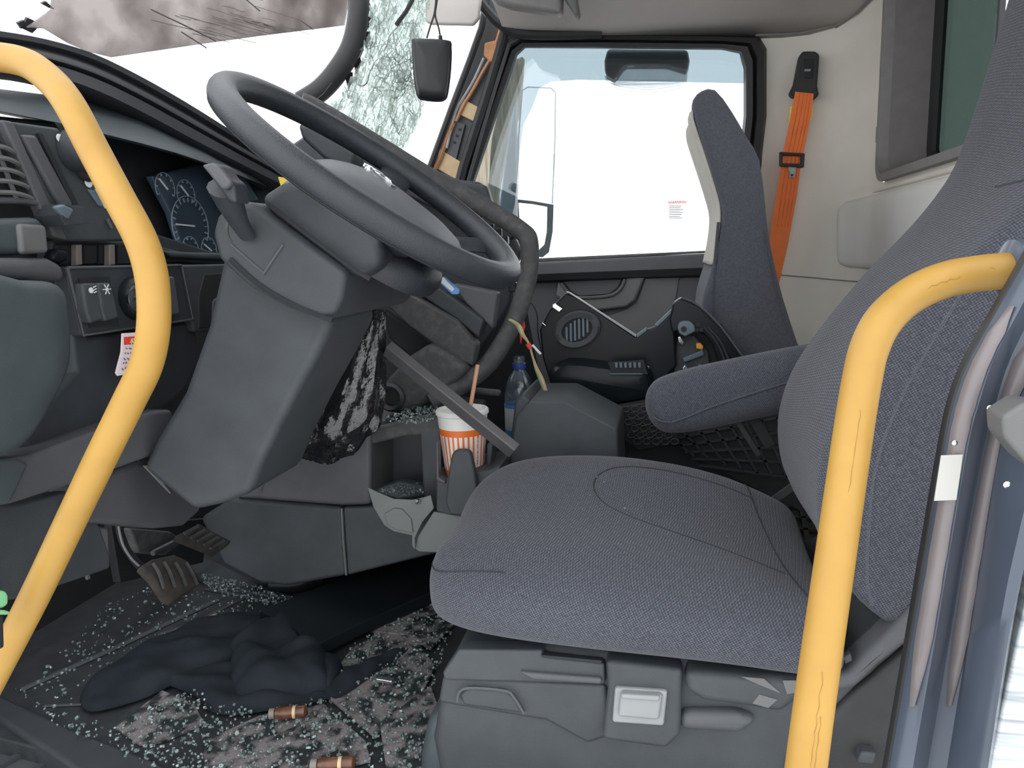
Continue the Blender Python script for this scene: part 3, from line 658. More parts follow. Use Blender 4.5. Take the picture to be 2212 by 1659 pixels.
# warning sticker
sk = dslab('warning_sticker', [(264, 720), (330, 716), (330, 800), (288, 806), (254, 812), (250, 806), (262, 760)], 'pink_white', X=-.842, th=.002, bevel=.0005)
dslab('sticker_header', [(268, 728), (330, 724), (330, 742), (268, 745)], 'red_print', X=-.8415, th=.001, bevel=0, parent=sk)
mb = MB(); a, b, c = P(280, 741, X=-.8400), P(290, 740, X=-.8400), P(285, 731, X=-.8400); mb.add([a, b, c], [[0, 1, 2]]); mb.build('hazard_triangle', 'yellow_print', sk)
mb = MB(); text_into(mb, 'DANGER', P(312, 735, X=-.8400), V((0, 1, 0)), V((0, 0, 1)), .016); mb.build('header_text', 'white_print', sk)
mb = MB()
for r in range(5):
    y = 752+r*11
    x = 272-r*2
    while x < 325:
        l = random.uniform(3, 9); mb.bar(P(x, y, X=-.8400), P(x+l*.6, y+random.uniform(-4, 4), X=-.8400), .0018, .001, (1, 0, 0)); x += l+2
mb.build('small_print', 'dark_print', sk)
# shelf bracket and panels below
dslab('shelf_trim', [(-140, 1030), (-40, 995), (60, 985), (210, 930), (330, 888), (372, 884), (378, 900), (362, 968), (340, 982), (180, 1040), (30, 1088), (-40, 1100), (-140, 1110)], 'grey_plastic', X=-.845, th=.06, bevel=.012)
dslab('shelf_cheek', [(-140, 1000), (30, 988), (66, 1000), (26, 1086), (-140, 1092)], 'teal_grey_plastic', X=-.832, th=.02, bevel=.006)
dslab('knee_cover', [(180, 1045), (300, 995), (322, 1004), (440, 1088), (432, 1108), (400, 1136), (340, 1142), (250, 1134), (180, 1128), (140, 1110)], 'grey_plastic', X=-.90, th=.06, bevel=.012)
dslab('cover_slot', [(298, 992), (312, 990), (324, 1002), (314, 1006)], 'black_void', X=-.896, th=.006, bevel=0)
dslab('cover_edge', [(312, 1006), (324, 1004), (370, 1066)], 'light_grey', X=-.896, th=.004, bevel=0)
dslab('kick_panel', [(-140, 1090), (40, 1088), (190, 1050), (215, 1130), (240, 1200), (240, 1228), (60, 1290), (-140, 1330)], 'charcoal_plastic', X=-.92, th=.03, bevel=.006)
dslab('kick_insert', [(178, 1128), (236, 1140), (240, 1226), (188, 1246), (172, 1180)], 'warm_grey_plastic', X=-.93, th=.03, bevel=.006)
MB().tube([P(a, b, X=-.925) for a, b in ((172, 1170), (180, 1205), (190, 1250))], .004, 6).build('kick_bead', 'charcoal_plastic', da, smooth=True)

# ------------------------------------------------------------------ steering wheel
AL = math.radians(37.3); WC = V((-.441, 1.12, 1.068)); WR = .246
WT = V((math.cos(AL), 0, -math.sin(AL))); WN = V((math.sin(AL), -.026, math.cos(AL))).normalized(); WY = WN.cross(WT).normalized()
def wp(t, y, n): return WC+WT*t+WY*y+WN*n
sw_ = thing('steering_wheel', WC-WN*.03, 'large black leather steering wheel with grey hub pad and chrome emblem', 'steering wheel')
rim = MB().tube([wp(WR*math.sin(q), WR*math.cos(q), 0) for q in [2*math.pi*i/72 for i in range(72)]], .0205, 16, closed=True).build('rim', 'leather', sw_, smooth=True)
MB().tube([wp((WR+.0135)*math.sin(q), (WR+.0135)*math.cos(q), -.0152) for q in [2*math.pi*i/96 for i in range(96)]], .0011, 5, closed=True).build('seam', 'black_void', rim)
def dome(cx, cy, ht, hy, h0, h1, e=2.6, n=40, taper=0):
    rows = []
    for s, h in ((1.0, h0), (1.03, h0+.3*(h1-h0)), (1.0, h0+.55*(h1-h0)), (.9, h0+.75*(h1-h0)), (.7, h0+.9*(h1-h0)), (.4, h0+.98*(h1-h0)), (.12, h1)):
        r = []
        for i in range(n):
            q = 2*math.pi*i/n; a, b = math.cos(q), math.sin(q)
            t = ht*math.copysign(abs(a)**(2/e), a); y = hy*math.copysign(abs(b)**(2/e), b)
            r.append(wp(cx+t*s, cy+y*s*(1-taper*t/ht), h))
        rows.append(r)
    return MB().grid(rows, cv=True, caps=True)
hb = dome(.03, 0, .135, .115, -.10, -.045, taper=.15).build('hub_shell', 'leather', sw_, smooth=True)
pdd = dome(.045, .0, .125, .106, -.045, .004, e=3, taper=.18).build('hub_pad', 'wheel_pad', sw_, smooth=True)
for t0, y0, t1, y1, r in ((-.02, .10, -.06, .235, .030), (-.02, -.10, -.06, -.235, .030), (.10, .08, .165, .18, .024), (.10, -.08, .165, -.18, .024)):
    MB().tube([wp(lerp(t0, t1, k/5), lerp(y0, y1, k/5), lerp(-.05, -.008, (k/5)**.8)) for k in range(6)], [r*1.2, r*1.05, r, r*.95, r, r*1.15], 12, sq=.32, up=WN).build('spoke', 'leather', sw_, smooth=True)
# emblem: ring, diagonal bar and arrow
em = MB().tube([wp(-.02+.021*math.sin(q), .045+.021*math.cos(q), .001) for q in [2*math.pi*i/32 for i in range(32)]], .0035, 8, closed=True).build('emblem_ring', 'chrome', pdd, smooth=True)
MB().bar(wp(-.055, .075, -.004), wp(.02, .02, .005), .010, .004, WN).build('emblem_bar', 'chrome', pdd)
MB().bar(wp(-.037, .058, .001), wp(-.050, .072, -.002), .006, .005, WN).build('emblem_arrow', 'chrome', pdd)
MB().bar(wp(-.047, .075, -.001), wp(-.055, .06, -.001), .004, .005, WN).build('emblem_arrow', 'chrome', pdd)

# ------------------------------------------------------------------ steering column
co = thing('steering_column', V((-.8, 1.15, .5)), 'dark grey steering column shroud running down from the wheel to the footwell', 'steering column')
def cl_(name, pxs, Yr, Y0, Y1, ins, m, sp=3, **k):
    h = (Y1-Y0); secs = [(Y0, ins), (Y0+ins*.35, ins*.35), (Y0+ins, 0), (Y1-ins, 0), (Y1-ins*.35, ins*.35), (Y1, ins)]
    pts = [V((p.x, Y0, p.z)) for p in poly(pxs, Y=Yr)]
    return MB().prism(pts, (0, Y1-Y0, 0)).build(name, m, co, bevel=ins, seg=5, **k)
cl_('lower_shaft_cover', [(505, 545), (560, 560), (640, 600), (720, 660), (735, 700), (700, 770), (650, 860), (590, 980), (560, 1055), (500, 1078), (440, 1092), (330, 1002), (360, 940), (420, 840), (470, 700)], 1.06, 1.03, 1.21, .028, 'charcoal_plastic')
sh = cl_('shroud_lower', [(486, 505), (496, 470), (520, 440), (570, 438), (620, 475), (700, 535), (770, 585), (760, 640), (745, 675), (720, 690), (640, 660), (560, 615), (500, 560)], 1.02, .985, 1.31, .028, 'charcoal_plastic')
cl_('shroud_upper', [(578, 432), (630, 398), (690, 385), (760, 430), (840, 520), (846, 570), (800, 602), (765, 588), (700, 535), (620, 475)], 1.03, .995, 1.30, .028, 'dark_plastic')
MB().tube(cr([P(a, b, Y=.983) for a, b in ((578, 440), (630, 480), (700, 533), (770, 585), (800, 603))], 4), .0035, 6).build('shroud_seam', 'black_void', co, smooth=True)
MB().tube(cr([P(a, b, Y=.983) for a, b in ((497, 560), (560, 616), (640, 662), (718, 692))], 4), .004, 6).build('shroud_seam', 'black_void', co, smooth=True)
MB().tube([P(a, b, Y=.984) for a, b in ((612, 528), (590, 560), (570, 590))], .002, 6).build('panel_line', 'grey_plastic', co, smooth=True)
MB().tube([P(a, b, Y=.984) for a, b in ((498, 528), (535, 560), (572, 592))], .002, 6).build('panel_line', 'grey_plastic', co, smooth=True)
bt = MB().lathe(P(530, 498, Y=.992), [(.030, .012), (.030, -.004), (.024, -.006), (.018, .004), (.005, .006)], (-.1, 1, 0), 20).build('lever_boot', 'dusty_plastic', co, smooth=True)
lv = MB().tube([P(534, 508, Y=.98), P(515, 478, Y=.955), P(497, 440, Y=.93), P(484, 405, Y=.91)], [.013, .015, .020, .024], 12, sq=.8).build('selector_lever', 'dark_plastic', co, smooth=True)
slab('lever_paddle', [(432, 357), (455, 350), (470, 355), (486, 380), (505, 396), (510, 440), (494, 436), (476, 412), (452, 380)], 'dark_plastic', lv, th=.035, bevel=.008, Y=.885)
slab('paddle_face', [(433, 356), (456, 351), (470, 356), (500, 394), (490, 408), (478, 410)], 'grey_plastic', lv, th=.01, bevel=.004, Y=.876)
# ------------------------------------------------------------------ driver's seat
ds = thing('driver_seat', V((0, 1.16, FLOOR)), 'nearest charcoal fabric driver seat with armrest and grey plastic adjuster base', 'seat')
# cushion: stations front to rear (x, near y, far y, bottom z, near top z, far top z)
CU = [(-.372, 1.06, 1.22, .445, .475, .495), (-.366, 1.01, 1.28, .43, .497, .525), (-.345, .955, 1.34, .412, .516, .556), (-.30, .925, 1.395, .402, .527, .578),
      (-.22, .91, 1.42, .396, .530, .590), (-.10, .905, 1.425, .392, .525, .592), (.01, .905, 1.42, .390, .515, .580), (.09, .905, 1.415, .388, .505, .56), (.15, .905, 1.41, .386, .492, .535), (.205, .91, 1.40, .386, .478, .505), (.222, .93, 1.38, .40, .462, .485)]
CU = [(s[0]+.014*max(0, -s[0])/.37,)+s[1:] for s in CU]
CUS = cr(CU, 4)
def cush(st, q):
    x, y0, y1, zb, zn, zf = st
    c, s = math.cos(q), math.sin(q); n = 3.0
    a = math.copysign(abs(c)**(2/n), c); b = math.copysign(abs(s)**(2/n), s)
    y = (y0+y1)/2+(y1-y0)/2*a
    zt = lerp(zn, zf, (a+1)/2)-.016*max(0, 1-(a*1.5)**2)
    zm = lerp(zb, zt, .5)
    return V((x, y, zm+(zt-zm)*b if b > 0 else zm+(zm-zb)*b))
mat('seam_thread', (.03, .032, .038), .9)
NQ = 44
cu = MB().grid([[cush(s, 2*math.pi*j/NQ) for j in range(NQ)] for s in CUS], cv=True, caps=True).build('cushion', 'seat_fabric', ds, smooth=True, sub=1)
def ctop(x, y, h=.0015):
    s = min(CUS, key=lambda s: abs(s[0]-x)); i = CUS.index(s)
    j = i+1 if (x > s[0] and i < len(CUS)-1) else max(0, i-1)
    t = (x-s[0])/(CUS[j][0]-s[0]) if j != i and abs(CUS[j][0]-s[0]) > 1e-6 else 0
    st = [lerp(p, r, t) for p, r in zip(s, CUS[j])]
    a = max(-.999, min(.999, (y-(st[1]+st[2])/2)/((st[2]-st[1])/2)))
    zt = lerp(st[4], st[5], (a+1)/2)-.016*max(0, 1-(a*1.5)**2); zm = lerp(st[3], zt, .5)
    b = (1-abs(a)**3.0)**(1/3.0)
    return V((x, y, zm+(zt-zm)*b+h))
ins = [(.145, 1.29), (.08, 1.30), (-.02, 1.31), (-.085, 1.30), (-.118, 1.265), (-.122, 1.215), (-.10, 1.165), (-.06, 1.13), (.0, 1.10), (.09, 1.065), (.165, 1.045)]
MB().tube([ctop(x, y, .0002) for x, y in cr(ins, 4)], .0013, 6).build('insert_seam', 'seam_thread', cu, smooth=True)
MB().tube([ctop(x, y, .0004) for x, y in cr([(.14, 1.37), (.145, 1.28), (.155, 1.17), (.17, 1.05), (.195, .96)], 5)], .0013, 6).build('rear_seam', 'seam_thread', cu, smooth=True)
MB().tube([ctop(x, y, .0004) for x, y in cr([(-.36, 1.08), (-.345, 1.0), (-.31, .957), (-.22, .945)], 5)], .001, 6).build('front_seam', 'seam_thread', cu, smooth=True)
# a few glass crumbs lie on the cushion (one loose scatter, listed below)
# backrest: side outline swept over the seat's width, edges rounded
BK = [(2252, -20), (2212, 45), (2132, 290), (2085, 385), (2005, 485), (1900, 592), (1800, 712), (1738, 800), (1705, 880), (1694, 955), (1706, 1040), (1745, 1110), (1800, 1160), (1850, 1180)]
bo_ = [(.548, 1.50)]+[(p.x, p.z) for p in poly(BK[1:], Y=1.24)]+[(.33, .45), (.40, .50), (.46, .66), (.515, .85), (.56, 1.05), (.58, 1.25), (.588, 1.42), (.582, 1.51), (.565, 1.535)]
bo_ = cr(bo_, 3, True)
bk = MB().grid([[V((x, Y, z)) for x, z in (inset2(bo_, d) if d else bo_)] for Y, d in ((.945, .014), (.949, .007), (.958, .002), (.975, 0), (1.10, .005), (1.25, 0), (1.33, .002), (1.35, .007), (1.36, .014))], cv=True, caps=True).build('backrest', 'seat_fabric', ds, smooth=True)
sm = [(2096, 600), (2010, 740), (1935, 880), (1890, 1010), (1876, 1130), (1872, 1250), (1885, 1305)]
MB().tube(cr([P(a, b, Y=.948) for a, b in sm], 4), .004, 6).build('side_piping', 'seat_fabric_fine', bk, smooth=True)
MB().tube(cr([P(a, b, Y=.968) for a, b in ((2150, 404), (2200, 392), (2240, 384), (2280, 380))], 4), .0014, 6).build('headrest_seam', 'black_rubber', bk, smooth=True)
# armrest between the seats
AR = [(-.045, .036), (-.040, .052), (-.02, .062), (.05, .066), (.15, .064), (.27, .060), (.36, .055)]
rows = []
a0, a1 = P(1452, 872, Y=1.47), P(1760, 806, Y=1.47)
dv = (a1-a0).normalized(); uv = V((-dv.z, 0, dv.x))
for s, r in cr([(-.052, .004), (-.047, .026), (-.034, .044), (-.01, .056), (.05, .0615), (.15, .061), (.25, .058), (.36, .05)], 3):
    c = a0+dv*s; rr = []
    for j in range(20):
        q = 2*math.pi*j/20; ca, sa = math.cos(q), math.sin(q)
        rr.append(c+V((0, 1, 0))*(.047*min(1, r/.05))*math.copysign(abs(ca)**.75, ca)+uv*r*math.copysign(abs(sa)**.75, sa))
    rows.append(rr)
ar = MB().grid(rows, cv=True, caps=True).build('armrest', 'seat_fabric', ds, smooth=True)
MB().tube(cr([P(a, b, Y=1.4215) for a, b in ((1410, 900), (1450, 912), (1540, 878), (1640, 845), (1730, 818))], 4), .0018, 6).build('armrest_seam', 'seat_fabric_fine', ar, smooth=True)
MB().bar(P(1590, 905, Y=1.48), P(1640, 985, Y=1.48), .008, .012).build('armrest_stay', 'black_rubber', ar, bevel=.002)
MB().bar(P(1625, 900, Y=1.49), P(1665, 965, Y=1.49), .008, .022).build('armrest_stay', 'black_void', ar, bevel=.002)
# plastic base with adjusters
def sslab(name, pxs, m, Y, th=.04, bevel=.006, parent=None, **k): return slab(name, pxs, m, parent or ds, th=th, bevel=bevel, Y=Y, **k)
bs = sslab('base_shell', [(985, 1398), (1180, 1395), (1460, 1420), (1740, 1450), (1880, 1420), (2000, 1330), (2060, 1300), (2060, 1700), (1960, 1760), (960, 1760), (930, 1600), (945, 1520)], 'charcoal_plastic', .955, .42, .02)
sslab('front_block', [(990, 1404), (1172, 1405), (1172, 1418), (1306, 1434), (1308, 1480), (960, 1470), (955, 1455)], 'charcoal_plastic', .942, .03, .01, bs)
sslab('slot', [(1170, 1415), (1300, 1427), (1300, 1434), (1172, 1421)], 'black_void', .938, .01, .001, bs)
sslab('ledge', [(1120, 1452), (1300, 1466), (1300, 1480), (1150, 1470)], 'grey_plastic', .936, .02, .004, bs)
sslab('lower_block', [(955, 1462), (1310, 1480), (1325, 1590), (1270, 1610), (1180, 1560), (1000, 1530), (945, 1520)], 'charcoal_plastic', .948, .03, .008, bs)
sslab('finger_grip', [(990, 1500), (1010, 1486), (1090, 1492), (1110, 1505), (1135, 1545), (1000, 1525)], 'charcoal_plastic', .942, .02, .006, bs)
MB().tube(cr([P(a, b, Y=.940) for a, b in ((988, 1516), (992, 1496), (1015, 1486), (1090, 1492), (1110, 1506), (1132, 1542))], 4), .002, 6).build('grip_edge', 'grey_plastic', bs, smooth=True)
sslab('switch_housing', [(1308, 1428), (1476, 1448), (1470, 1590), (1440, 1620), (1300, 1600), (1312, 1490)], 'charcoal_plastic', .932, .04, .008, bs)
swb = sslab('rocker_frame', [(1328, 1486), (1442, 1494), (1434, 1570), (1322, 1562)], 'light_grey', .926, .02, .004, bs)
sslab('rocker_paddle', [(1340, 1496), (1432, 1502), (1424, 1558), (1334, 1550)], 'light_grey', .919, .02, .005, swb)
sslab('rocker_lip', [(1342, 1500), (1426, 1505), (1424, 1517), (1342, 1511)], 'light_grey', .915, .012, .003, swb)
lh = sslab('side_lever', [(1482, 1452), (1600, 1462), (1710, 1466), (1760, 1470), (1740, 1500), (1690, 1545), (1640, 1535), (1520, 1518), (1480, 1495)], 'charcoal_plastic', .925, .05, .012, bs)
sslab('lever_underside', [(1470, 1540), (1600, 1540), (1640, 1560), (1600, 1590), (1465, 1580)], 'grey_plastic', .940, .03, .012, bs)
for q in ([(1600, 1462), (1650, 1466), (1690, 1500), (1640, 1480)], [(1690, 1470), (1740, 1470), (1730, 1495), (1700, 1500)], [(1640, 1500), (1680, 1512), (1660, 1530), (1625, 1520)]):
    sslab('wear_patch', q, 'warm_grey_plastic', .9240, .002, .0005, lh)
sslab('recliner_arm', [(1745, 1478), (1830, 1452), (1900, 1390), (1985, 1300), (2060, 1240), (2060, 1310), (1990, 1370), (1900, 1440), (1850, 1490), (1760, 1510)], 'grey_plastic', .935, .05, .012)
sslab('recliner_button', [(1820, 1420), (1838, 1412), (1842, 1428), (1826, 1436)], 'charcoal_plastic', .931, .01, .002)
sslab('recliner_cover', [(1850, 1490), (1960, 1400), (2080, 1290), (2080, 1760), (1680, 1760), (1700, 1640)], 'black_rubber', .945, .05, .012)  # shadow of the jamb put into the colour by a darker material
sslab('base_skirt', [(920, 1545), (985, 1540), (1180, 1580), (1330, 1650), (1400, 1680), (1380, 1800), (890, 1800), (900, 1640)], 'teal_grey_plastic', .965, .40, .03)
sslab('base_bellows', [(915, 1590), (1240, 1650), (1240, 1800), (880, 1800)], 'black_rubber', .99, .36, .02)
MB().bar(P(1665, 1085, Y=1.45), P(1720, 1045, Y=1.45), .006, .014).build('seat_bracket', 'grey_plastic', ds)
# ------------------------------------------------------------------ passenger seat
ps = thing('passenger_seat', V((.1, 2.15, FLOOR)), 'tall charcoal fabric passenger seat standing against the far door', 'seat')
PB = [(1497, 215), (1515, 197), (1545, 195), (1580, 240), (1612, 295), (1640, 345), (1652, 430), (1662, 520), (1690, 640), (1722, 740), (1740, 800), (1600, 860), (1530, 800), (1512, 720), (1518, 640), (1538, 575), (1552, 520), (1558, 455), (1540, 390), (1512, 300), (1496, 240)]
secs = [(1.93, .013), (1.934, .006), (1.944, .001), (1.96, 0), (2.15, .004), (2.34, 0), (2.36, .003), (2.376, .013)]
pb = yloft('backrest', PB, 1.95, secs, 'seat_fabric_fine', ps, smoothpoly=2)
fp = [(1514, 306), (1541, 390), (1557, 455), (1551, 522)]
rows = []
for Y, d in ((1.945, .0), (1.96, .004), (2.06, .006), (2.15, .002), (2.25, .006), (2.34, .004)):
    rows.append([V((q.x-d-.002, Y, q.z)) for q in (P(a, b, Y=1.95) for a, b in cr([(1497, 240), (1500, 262)]+fp+[(1540, 572)], 4))])
MB().grid(rows).build('front_lit_panel', 'beige_lit_front', pb, smooth=True, solid=.004, label='pale beige front facing')  # light from the window painted in as a paler front face
MB().tube(cr([P(a, b, Y=1.931) for a, b in ((1552, 480), (1545, 560), (1540, 640), (1545, 700), (1570, 760))], 4), .004, 6).build('side_piping', 'seat_fabric', pb, smooth=True)
MB().tube(cr([P(a, b, Y=1.931) for a, b in ((1650, 500), (1668, 600), (1700, 720))], 4), .003, 6).build('side_piping', 'seat_fabric', pb, smooth=True)
pc = MB().box((.02, 2.15, .50), (.27, .235, .055)).build('cushion', 'seat_fabric_fine', ps, bevel=.04, seg=4)
MB().box((.06, 2.15, .30), (.22, .2, .145)).build('pedestal', 'dark_plastic', ps, bevel=.02)
# ------------------------------------------------------------------ yellow grab handles
def handle(name, pts, label):
    path = [P(a, b, D=d) for a, b, d in pts]
    h = thing(name, min(path, key=lambda p: p.z), label, 'grab handle')
    return h, path
pts = [(-60, 122, .99), (0, 124, .97), (60, 138, .95), (110, 175, .93), (150, 225, .91), (200, 320, .90), (253, 420, .885), (300, 508, .87), (323, 575, .86), (332, 640, .86), (331, 715, .86), (315, 790, .87), (277, 870, .88), (213, 1000, .90), (153, 1125, .93), (74, 1290, .96), (-6, 1445, .99), (-86, 1600, 1.02)]
h, path = handle('grab_handle', pts, 'long bent yellow grab handle in front of the dashboard')
MB().tube(cr(path, 6), .0185, 20).build('rail', 'yellow_paint', h, smooth=True)
pts = [(1716, 1850, .655), (1742, 1650, .665), (1762, 1500, .672), (1792, 1290, .682), (1822, 1080, .692), (1846, 915, .70), (1862, 820, .705), (1878, 752, .71), (1910, 690, .715), (1965, 640, .72), (2040, 605, .72), (2120, 590, .72), (2196, 584, .72)]
h, path = handle('grab_handle', pts, 'bent yellow grab handle in front of the driver seat backrest, fixed to the door jamb')
MB().tube(cr(path, 6), .0178, 20).build('rail', 'yellow_paint', h, smooth=True)
sp_ = cr(path, 24)
def streak(i0, i1, du, r=.00032):   # a scrape following the tube's surface
    pts = []
    for i in range(i0, i1, 3):
        p = sp_[i]; t = (sp_[i+1]-sp_[i-1]).normalized(); v = CAM-p; v = (v-t*v.dot(t)).normalized(); sd = t.cross(v)
        pts.append(p+(v*math.cos(du+.05*math.sin(i))+sd*math.sin(du+.05*math.sin(i)))*.0178)
    MB().tube(pts, [r*(.3+abs(math.sin(q*1.1))) for q in range(len(pts))], 5).build('scuff_mark', 'scuff', h)
for q in ((222, 244, .1), (262, 268, -.2), (98, 126, .2), (16, 56, .2), (22, 44, .4)): streak(*q)
MB().lathe(P(2200, 584, D=.72), [(.012, -.01), (.030, -.004), (.030, .008), (.02, .012)], (-1, -.1, 0), 20).build('flange', 'jamb_blue', h, smooth=True)

# ------------------------------------------------------------------ orange belt on the corner wall
sb = thing('seat_belt', P(1690, 590, Y=2.5), 'bright orange seat belt hanging from a black guide behind the passenger seat', 'seat belt')
gd = slab('belt_guide', [(1728, 118), (1735, 110), (1762, 110), (1771, 118), (1766, 185), (1770, 205), (1762, 212), (1712, 208), (1706, 200), (1716, 180)], 'black_rubber', sb, th=.045, bevel=.01, Y=2.53)
slab('guide_slot', [(1738, 128), (1758, 128), (1756, 170), (1738, 168)], 'black_void', gd, th=.01, bevel=.002, Y=2.527)
slab('guide_badge', [(1738, 149), (1752, 149), (1751, 154), (1738, 154)], 'light_grey', gd, th=.006, bevel=.001, Y=2.526)
stp = slab('webbing', [(1718, 198), (1758, 202), (1752, 250), (1742, 300), (1732, 345), (1722, 420), (1704, 520), (1686, 600), (1676, 640), (1660, 640), (1664, 500), (1680, 400), (1692, 330), (1704, 270)], 'orange_webbing', sb, th=.003, bevel=.0008, Y=2.522)
for t in (.25, .45, .65, .82):
    A = [(1718, 200), (1704, 270), (1692, 330), (1680, 400), (1668, 490)]; B = [(1758, 203), (1749, 270), (1735, 330), (1725, 400), (1710, 490)]
    MB().tube([P(lerp(a[0], b[0], t), lerp(a[1], b[1], t), Y=2.5212) for a, b in zip(A, B)], .0018, 5, sq=.4, up=(0, 1, 0)).build('webbing_stripe', 'orange_webbing_stripe', stp)
slab('belt_label', [(1707, 230), (1713, 230), (1709, 268), (1703, 266)], 'yellow_print', sb, th=.002, bevel=0, Y=2.524)
slab('belt_label', [(1752, 234), (1757, 234), (1752, 262), (1748, 260)], 'yellow_print', sb, th=.002, bevel=0, Y=2.524)
bu = MB()
for q in ([(1686, 328), (1738, 331), (1738, 337), (1686, 335)], [(1684, 352), (1737, 354), (1736, 362), (1684, 359)], [(1684, 328), (1692, 328), (1690, 359), (1684, 359)], [(1730, 331), (1739, 331), (1737, 362), (1729, 361)]):
    bu.prism(poly(q, Y=2.508), (0, .014, 0))
bu.build('slider_buckle', 'black_rubber', sb, bevel=.003)
slab('tongue', [(1702, 359), (1721, 360), (1719, 372), (1716, 384), (1705, 383), (1706, 372)], 'pipe_silver', sb, th=.004, bevel=.001, Y=2.512)
slab('tongue_slot', [(1708, 376), (1714, 376), (1713, 381), (1708, 381)], 'black_void', sb, th=.002, bevel=0, Y=2.511)

# ------------------------------------------------------------------ overhead and hanging things
o = slab('sun_visor', [(918, -60), (1045, -60), (1034, 40), (1022, 54), (930, 52), (917, 46)], 'headliner', th=.02, bevel=.008, Y=2.35)
tag(o, 'small grey folded sun visor at the top of the windscreen', 'sun visor')
oc = thing('overhead_console', P(1150, 20, Y=2.2), 'beige-grey overhead storage bin at the ceiling front edge', 'console')
slab('bin_body', [(1020, -60), (1060, -2), (1100, 12), (1212, 30), (1215, -60)], 'taupe_frame', oc, th=.06, bevel=.015, Y=2.2)
slab('bin_end', [(1200, -60), (1216, -10), (1246, 36), (1250, 20), (1235, -60)], 'warm_grey_plastic', oc, th=.06, bevel=.008, Y=2.19)
hc = thing('hanging_case', P(930, 215, D=1.6), 'black zipped hard case hanging by two cords before the windscreen', 'case')
cs = [(893, 95), (900, 87), (965, 90), (973, 102), (972, 150), (966, 200), (960, 214), (945, 217), (915, 214), (903, 205), (896, 160)]
pts = cr(poly(cs, D=1.6), 3, True); c0 = sum(pts, V())/len(pts)
rows = [[c0+(p-c0)*s+FW*d for p in pts] for s, d in ((.2, -.025), (.75, -.024), (.92, -.018), (1, -.006), (1, .006), (.92, .018), (.75, .024), (.2, .025))]
ca = MB().grid(rows, cv=True, caps=True).build('case_shell', 'black_rubber', hc, smooth=True)
MB().tube([c0+(p-c0)*1.005 for p in pts], .003, 6, closed=True).build('zip_seam', 'gloss_black', ca, smooth=True)
MB().tube(cr([P(a, b, D=1.6) for a, b in ((922, 82), (930, 55), (938, 30), (942, -5), (944, -60))], 4), .0022, 6).build('cord', 'black_rubber', hc, smooth=True)
MB().tube(cr([P(a, b, D=1.6) for a, b in ((952, 86), (948, 62), (940, 32), (944, 0), (950, -60))], 4), .0022, 6).build('cord', 'black_rubber', hc, smooth=True)
MB().tube([P(952, 90, D=1.6), P(951, 78, D=1.6)], .0045, 8).build('cord_lock', 'black_rubber', hc, smooth=True)

# ------------------------------------------------------------------ outside mirrors seen through the passenger window
mr = thing('door_mirror', P(1150, 550, Y=2.95), 'tall outside door mirror with grey shell beyond the passenger window', 'mirror')
MB().tube([P(a, b, Y=2.965) for a, b in ((1118, 430), (1120, 300), (1128, 196), (1140, 188), (1190, 190), (1200, 200), (1199, 300), (1193, 440))], .003, 6).build('upper_frame', 'grey_mirror_shell', mr, smooth=True)
slab('upper_glass', [(1118, 196), (1130, 188), (1200, 190), (1199, 300), (1193, 440), (1122, 432)], 'pane', mr, th=.004, bevel=.002, Y=2.962)
fr = MB()
ro = [(1112, 430), (1150, 434), (1196, 442), (1194, 500), (1186, 545), (1172, 556), (1120, 552)]; ri = [(1120, 438), (1150, 441), (1182, 447), (1181, 500), (1176, 528), (1164, 540), (1126, 540)]
fr.grid([poly(ro, Y=2.965), poly(ro, Y=2.95), poly(ri, Y=2.95), poly(ri, Y=2.962)], cv=True).build('lower_frame', 'dark_mirror_shell', mr, smooth=True)
slab('lower_glass', ri, 'pane', mr, th=.004, bevel=0, Y=2.961)
slab('mirror_arm', [(1096, 300), (1114, 200), (1118, 560), (1082, 566), (1078, 440)], 'grey_mirror_shell', mr, th=.04, bevel=.012, Y=2.93)
MB().bar(P(1100, 545, Y=2.94), P(1085, 560, Y=2.66), .03, .03).build('mirror_mount', 'grey_mirror_shell', mr, bevel=.006)
po = slab('door_post', [(975, 470), (1066, 260), (1104, 130), (1130, 120), (1122, 240), (1090, 330), (1075, 420), (1085, 1500), (975, 1500)], 'tan_streak', th=.05, bevel=.01, Y=3.1)
tag(po, 'tan weathered post outside the front corner of the passenger window', 'post')
lm = thing('lookdown_mirror', P(1395, 190, Y=2.72), 'dark rounded look-down mirror above the passenger window', 'mirror')
slab('housing', [(1305, 130), (1312, 104), (1486, 106), (1490, 130), (1486, 152), (1440, 138), (1348, 138), (1326, 170), (1306, 158)], 'dark_mirror_shell', lm, th=.09, bevel=.012, Y=2.69)
slab('mirror_bowl', [(1304, 160), (1326, 172), (1348, 140), (1440, 138), (1486, 150), (1484, 176), (1466, 188), (1400, 197), (1340, 190), (1310, 178)], 'mirror_glass', lm, th=.05, bevel=.01, Y=2.70)
# dry weeds outside
for k, (a, b, lab) in enumerate(((1280, 512, 'left'), (1520, 522, 'right'))):
    mb = MB(); c = P(a, b+40, Y=9)
    for s in range(26):
        q = random.uniform(0, 6.28); l = random.uniform(.1, .32); e = c+V((math.cos(q)*l*.9, math.sin(q)*l*.9, l*.8))
        mb.tube([c, lerp(c, e, .6)+V((0, 0, .03)), e], [.006, .005, .002], 4)
    g0 = c.copy(); mb.tube([c, V((c.x, c.y, -1.2))], .02, 5)
    o = mb.build('dry_weed', 'pale_weed')
    tag(o, 'pale dry weed outside, the %s of two low in the passenger window' % lab, 'plant', 'dry weeds outside')

